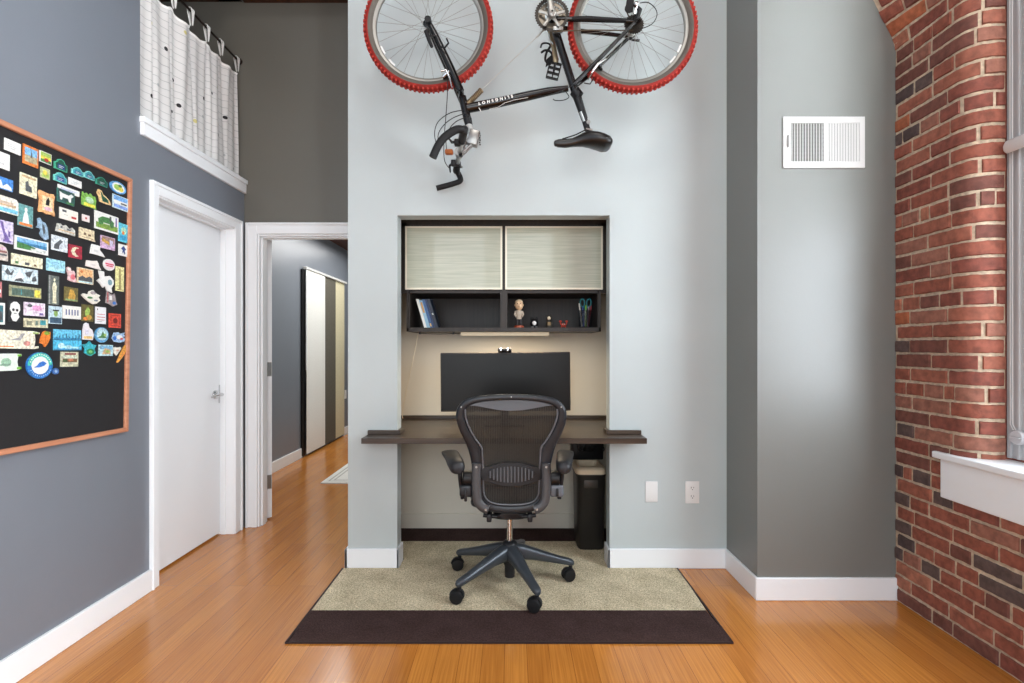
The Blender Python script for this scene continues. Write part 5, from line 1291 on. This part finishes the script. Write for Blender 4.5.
('picture_magnet','blank light blue card magnet in the middle of the board',47,65,258,270.3,RECT,(150,200,224),[R(.1,.1,.9,.3,(170,212,230))]+T((100,150,190),2,.2,.7,.6,.85)),
('picture_magnet','tall grey magnet with a pale standing shape',49,59,275,304,RECT,(96,104,98),[(CR_,[(.35,.04),(.75,.04),(.7,.4),(.78,.65),(.6,.78),(.4,.76),(.3,.6),(.38,.4)]),E(.52,.86,.1,.06,CR_),R(0,0,.1,1,GRY)]),
('picture_magnet','olive magnet with a golden robed blob',64.8,78,286.5,300.5,RECT,(110,100,60),[(GLD,[(.25,.1),(.75,.1),(.8,.45),(.6,.85),(.4,.85),(.3,.5)]),R(.05,.04,.95,.14,(120,150,110))]),
('shaped_magnet','white flat saucer shaped magnet with a grey dome',81.5,100,291.5,303,[(0,.7),(.1,.85),(.35,.8),(.4,1.1),(.6,1.25),(.75,1.0),(1,.85),(.9,.7),(1,.4),(.8,.1),(.6,.0),(.4,.15),(.15,.45)],(226,222,210),[E(.58,1.0,.15,.15,(160,150,150)),E(.42,.55,.15,.1,GRN),E(.75,.35,.12,.08,(110,120,130))]),
('picture_magnet','grey and teal picture magnet with a plain dark oval over a dark band',49.3,62,305.7,323.5,RECT,(180,200,210),[R(.05,.04,.95,.36,(60,84,104)),E(.5,.6,.16,.2,(130,160,90)),R(.25,.72,.75,.8,K)]),
('picture_magnet','white card magnet with a row of small blue figures',63,81,305.3,318.3,RECT,(228,226,220),[R(.14+.16*i,.28,.2+.16*i,.72,NAV) for i in range(5)]),
('picture_magnet','green and gold leafy painting magnet',82,93.4,304.2,321,RECT,(96,88,50),[(LG,[(.3,.3),(.6,.35),(.7,.7),(.5,.9),(.25,.6)]),E(.6,.25,.25,.15,GLD),E(.3,.15,.2,.1,ORG)]),
('picture_magnet','wide black and white snowy peaks magnet',3,38,264.8,280,RECT,(190,206,216),[(DG,[(.05,.6),(.12,.85),(.2,.55),(.3,.8),(.25,.4),(.1,.4)]),(W,[(.3,.2),(.45,.8),(.6,.4),(.5,.1)]),(DG,[(.6,.7),(.85,.9),(.75,.4),(.65,.5)]),(DG,[(.3,.05),(.6,.05),(.5,.3),(.35,.2)]),(DG,[(.8,.15),(.95,.2),(.92,.6),(.82,.4)])]),
('picture_magnet','long dark interior magnet with a yellow end',10,41.3,284.8,295.8,RECT,(150,150,120),[R(.05,.1,.75,.78,(80,100,90)),R(.77,.1,.96,.8,YEL),R(.33,.2,.36,.7,TEAL)]),
('picture_magnet','narrow reddish magnet at the left edge above the grey teal one',-8,1.9,280.5,296.5,RECT,(170,110,110),[R(.1,.3,.9,.5,W)]),
('picture_magnet','white framed teal magnet at the left edge beside the skull',-8,5,302,324,RECT,W,[R(.1,.1,.85,.88,(60,110,120)),R(.5,.2,.8,.6,DG)]),
('skull_magnet','white skull magnet on a black tile',8,21.5,300.5,321.5,RECT,(38,40,42),[(W,[(.35,.05),(.6,.02),(.75,.15),(.85,.25),(.75,.4),(.9,.6),(.85,.85),(.65,.97),(.4,.97),(.18,.85),(.12,.6),(.28,.42),(.2,.25)]),E(.38,.58,.1,.07,K),E(.66,.57,.1,.07,K),R(.4,.4,.62,.43,K)]),
('picture_magnet','pink blossom picture magnet right of the skull',24.5,45,301.8,315.3,RECT,(226,200,220),[(W,[(.1,.1),(.4,.4),(.3,.1)]),E(.6,.6,.25,.22,(214,150,190)),R(.72,.08,.9,.25,PUR),E(.25,.75,.12,.12,DG)]),
('picture_magnet','narrow beige and teal strip magnet under the blossom magnet',24.5,48,318,327,RECT,(196,190,160),[R(.08,.2,.3,.7,(130,130,110)),R(.45,.25,.55,.75,(110,130,120)),R(.65,.3,.9,.85,TEAL)]),
('shaped_magnet','tilted grey and blue house shaped magnet near the right edge',106,117,291,305,[(.1,1.0),(.2,.9),(.6,.75),(.75,.9),(.9,.3),(1,.1),(.6,-.05),(.3,.1),(0,.15)],(150,140,140),[(RED,[(.08,.9),(.15,.9),(.15,.2),(.08,.2)]),E(.7,.2,.16,.12,BLU),R(.25,.4,.5,.7,W)]),
('picture_magnet','white note magnet with red and grey lines',95.8,106,306.6,323.5,RECT,(226,228,230),[R(.12,.8,.2,.9,K),R(.12,.55,.88,.58,RED),R(.12,.38,.9,.42,RED),R(.12,.22,.85,.25,RED),R(.12,.12,.6,.15,GRY)]),
('picture_magnet','square red orange magnet with a dark pattern',109.4,121,313.2,327.5,RECT,(200,72,56),[E(.5,.5,.2,.2,(110,40,36)),R(.1,.1,.9,.16,(150,50,40)),R(.1,.84,.9,.9,(150,50,40)),R(.1,.2,.16,.8,(150,50,40)),R(.84,.2,.9,.8,(150,50,40))]),
('round_magnet','round blue island scene magnet',95,108.3,327,342.5,OVAL,(90,150,190),[E(.5,.55,.42,.4,LB),(GRN,[(.15,.3),(.85,.3),(.7,.45),(.55,.75),(.4,.45)]),E(.7,.5,.1,.1,LG)]),
('shaped_magnet','blue and red wing shaped shell magnet at the right edge',111.5,125,331.5,342.5,[(.05,.4),(.2,.9),(.5,.95),(.6,.8),(1,.95),(.85,.75),(1,.65),(.85,.5),(1,.35),(.9,.1),(.6,0),(.2,.08)],(150,180,214),[E(.55,.5,.22,.2,W),E(.7,.35,.12,.1,(200,70,70)),E(.2,.4,.12,.2,BLU)]),
('shaped_magnet','white castle shaped magnet with orange foot',82.5,93.5,322.5,339.5,[(.02,.0),(.9,-.02),(1,.3),(.85,.6),(.6,.7),(.5,.95),(.3,1),(.15,.9),(.05,.5)],(222,218,222),[R(.08,.05,.85,.2,(230,180,110)),R(.2,.3,.5,.6,(200,196,210))]),
('shaped_magnet','turquoise star and green turtle shaped magnet',82.5,96,341,356,[(.0,.75),(.35,.82),(.5,1),(.65,.8),(1,.72),(.85,.5),(.95,.2),(.6,0),(.4,.05),(.15,.2),(.2,.5)],(60,166,180),[E(.55,.28,.3,.22,(40,130,80)),E(.55,.28,.14,.1,(120,190,120))]),
('picture_magnet','small light blue beach magnet beside the turquoise star',99,113,344.8,356,RECT,(170,200,206),[R(.08,.6,.95,.9,(120,170,200)),(TAN,[(.2,.15),(.85,.15),(.75,.6),(.4,.7)]),E(.6,.4,.15,.12,LG)]),
('shaped_magnet','small cream heart shaped magnet by the orange carrot',113,121,347,355.5,[(.0,.9),(.3,1),(.5,.92),(.9,1),(1,.85),(.7,.4),(.4,0),(.15,.3),(.1,.6)],(226,216,200),[E(.5,.6,.15,.12,(196,150,130))]),
('shaped_magnet','long slanting orange carrot magnet in the lower right',117,126.3,346,362.5,[(.0,.02),(.08,-.02),(.6,.35),(.95,.65),(1,.95),(.85,1.05),(.7,.9),(.35,.5)],(216,150,70),[(ORG,[(.15,.12),(.6,.42),(.8,.7),(.55,.5)])]),
('scroll_magnet','wide cream scroll magnet with grey drawing at the left edge',-8,37,329.5,348.7,[(0,0),(.92,0),(1.03,.05),(1.03,.16),(.93,.15),(.95,.5),(.93,.85),(1.05,.86),(1.05,.95),(.9,1),(0,1)],(226,214,190),[R(.1,.08,.45,.14,ORG),(GRY,[(.35,.45),(.6,.45),(.7,.85),(.62,.85),(.55,.6)]),E(.75,.3,.08,.14,(190,130,120)),R(.88,.86,1.02,.94,LG)]),
('scroll_magnet','green and white scroll magnet in the lower left',-8,21,353.8,371.5,[(0,0),(.8,0),(.98,.08),(1.0,.2),(.88,.22),(.85,.5),(.88,.82),(1,.85),(1,.96),(.8,1),(0,1)],(214,224,214),[R(.85,.83,.99,.95,(110,180,50)),R(.83,.07,.99,.2,(110,180,50)),E(.45,.5,.18,.25,(140,176,150)),R(.25,.3,.6,.4,(120,150,130))]),
('shaped_magnet','bunch of orange carrots magnet with green tops',40,50,331.5,347,[(.3,.95),(.5,1.05),(.8,.95),(1,1),(1,.6),(.8,.3),(.5,.0),(.3,.2),(0,.25),(.1,.6)],(222,120,50),[E(.62,.9,.3,.12,(130,160,60)),R(.45,.2,.5,.7,(170,80,30))]),
('round_magnet','large round white magnet with green and blue ring and a blue leaf',26.4,52.3,352.3,379.5,OVAL,(40,110,180),[(( 70,180,160),[(.5+.48*math.cos(a),.5+.48*math.sin(a)) for a in [PI*i/14 for i in range(15)]]),E(.5,.5,.34,.34,W),(BLU,[(.25,.42),(.45,.42),(.65,.48),(.75,.58),(.6,.66),(.45,.6),(.38,.5)])]+[R(.5+.41*math.cos(a)-.02,.5+.41*math.sin(a)-.025,.5+.41*math.cos(a)+.02,.5+.41*math.sin(a)+.025,W) for a in [.35+2.45*i/11 for i in range(12)]]+[R(.5+.41*math.cos(a)-.015,.5+.41*math.sin(a)-.015,.5+.41*math.cos(a)+.015,.5+.41*math.sin(a)+.015,(190,210,230)) for a in [3.6+2.2*i/11 for i in range(12)]]),
('round_magnet','tiny round blue magnet right of the large leaf magnet',52.4,58.5,368.2,374.5,OVAL,(60,100,160),[E(.5,.5,.25,.25,(150,180,210))]),
('picture_magnet','bright blue skyline magnet, upper of the stacked pair',54,81,329.2,339.7,RECT,(100,180,214),[R(.0,.0,1,.2,(50,120,160))]+[R(.05+.12*i,.15,.1+.12*i,.3+.1*((i*5)%4),(50,110,140)) for i in range(8)]),
('picture_magnet','bright blue skyline magnet, lower of the stacked pair',54,81.6,340.1,350.3,RECT,(80,176,216),[E(.25,.45,.12,.28,(180,220,236)),E(.5,.3,.15,.2,(170,214,230)),R(.0,.0,1,.16,(60,130,170)),R(.65,.15,.9,.35,(170,214,230))]),
('picture_magnet','village postcard magnet with red writing on top, lowest of all',61,78.3,352,367,RECT,(186,186,160),[R(.2,.8,.85,.92,(130,60,60)),R(.08,.3,.92,.55,(120,90,60)),R(.08,.55,.92,.75,(190,200,180)),R(.1,.32,.35,.5,(60,80,50)),E(.55,.45,.15,.1,(190,120,90))]),
]
rm = random.Random(3)
for nm, lab, x0, x1, y0, y1, outl, colr, prints in MG:
    thick = .006 if outl is not RECT else .004
    XM = XL + .0285; a0 = bd(x0, y0, XM); u0 = a0.y; u1 = bd(x1, y0, XM).y; v1 = a0.z; v0 = bd(x0, y1, XM).z
    roll = rm.uniform(-.012, .012) + (-.012)
    if outl is OVAL: v0, v1 = v0, v1
    cu_, cv_ = (u0 + u1) / 2, (v0 + v1) / 2
    # perspective: extents were read at the left edge, keep the height there
    def pt(u, v, x):
        dy = (u - .5) * (u1 - u0); dz = (v - .5) * (v1 - v0); return Vector((x, cu_ + dy - dz * roll, cv_ + dz + dy * roll))
    mats_ = [cm(colr)]; bm = nbm(); xb = XL + .0245
    prism(bm, [pt(u, v, xb) for u, v in outl], (thick, 0, 0), mi=0)
    for i, (c_, pl) in enumerate(prints):
        m_ = cm(c_)
        if m_ not in mats_: mats_.append(m_)
        f = bm.faces.new([bm.verts.new(pt(u, v, xb + thick + .00035 * (1 + i * .35))) for u, v in pl]); f.material_index = mats_.index(m_)
    o = obj(nm, bm, mats_); tag(o, lab, 'magnet', 'fridge magnets on the black board')

# ------------------------------------------------------------------ light
def area(name, loc, rot, sx, sy, power, col=(1, 1, 1)):
    l = bpy.data.lights.new(name, 'AREA'); l.shape = 'RECTANGLE'; l.size = sx; l.size_y = sy; l.energy = power; l.color = col
    o = bpy.data.objects.new(name, l); C.objects.link(o); o.location = loc; o.rotation_euler = rot; return o
# daylight through the three windows behind the camera, and through the windows of the brick wall
for i, (x, w, p) in enumerate(((-1.05, 1.0, 64), (0.3, 1.0, 56), (1.45, .8, 8))):
    area('rear_window_daylight', (x, -4.1, 2.5), (PI / 2, 0, 0), w, 4.0, p, (.91, .965, 1.0))
area('brick_window_daylight', (2.30, 1.33, 2.5), (0, PI / 2, 0), 3.3, 1.35, 170, (.84, .92, 1.0))
area('brick_window_daylight_2', (2.30, -2.1, 2.5), (0, PI / 2, 0), 3.3, 1.5, 540, (.86, .93, 1.0)).data.spread = math.radians(128)
# added unseen ceiling fill, added unseen fill in far room, niche light bar
area('added_ceiling_fill', (0.0, 0.0, 4.9), (0, 0, 0), 1.6, 1.6, 55, (1.0, .98, .95))
area('added_far_room_fill', (-1.6, 6.2, 2.55), (0, 0, 0), 1.0, 2.4, 45, (1.0, .98, .95))
area('niche_light_bar', (-0.04, 3.20, 1.3105), (0, 0, 0), 0.5, 0.02, 5.5, (1.0, .82, .60))
wd = bpy.data.worlds.new('daylight'); bpy.context.scene.world = wd; wd.use_nodes = True
wd.node_tree.nodes['Background'].inputs[0].default_value = (.85, .92, 1, 1); wd.node_tree.nodes['Background'].inputs[1].default_value = 1.0

# ------------------------------------------------------------------ camera
cam = bpy.data.cameras.new('camera'); co = bpy.data.objects.new('camera', cam); C.objects.link(co)
co.location = (0, 0, CAMH); co.rotation_euler = (PI / 2, 0, 0)
cam.sensor_width = 36; cam.sensor_fit = 'HORIZONTAL'; cam.lens = 36 * F / 1024; cam.shift_y = (HY - 341.5) / 1024; cam.clip_start = .05
sc = bpy.context.scene; sc.camera = co
sc.view_settings.view_transform = 'Standard'; sc.view_settings.look = 'None'; sc.view_settings.gamma = 1; sc.view_settings.exposure = 0.0
sc.view_settings.use_curve_mapping = False
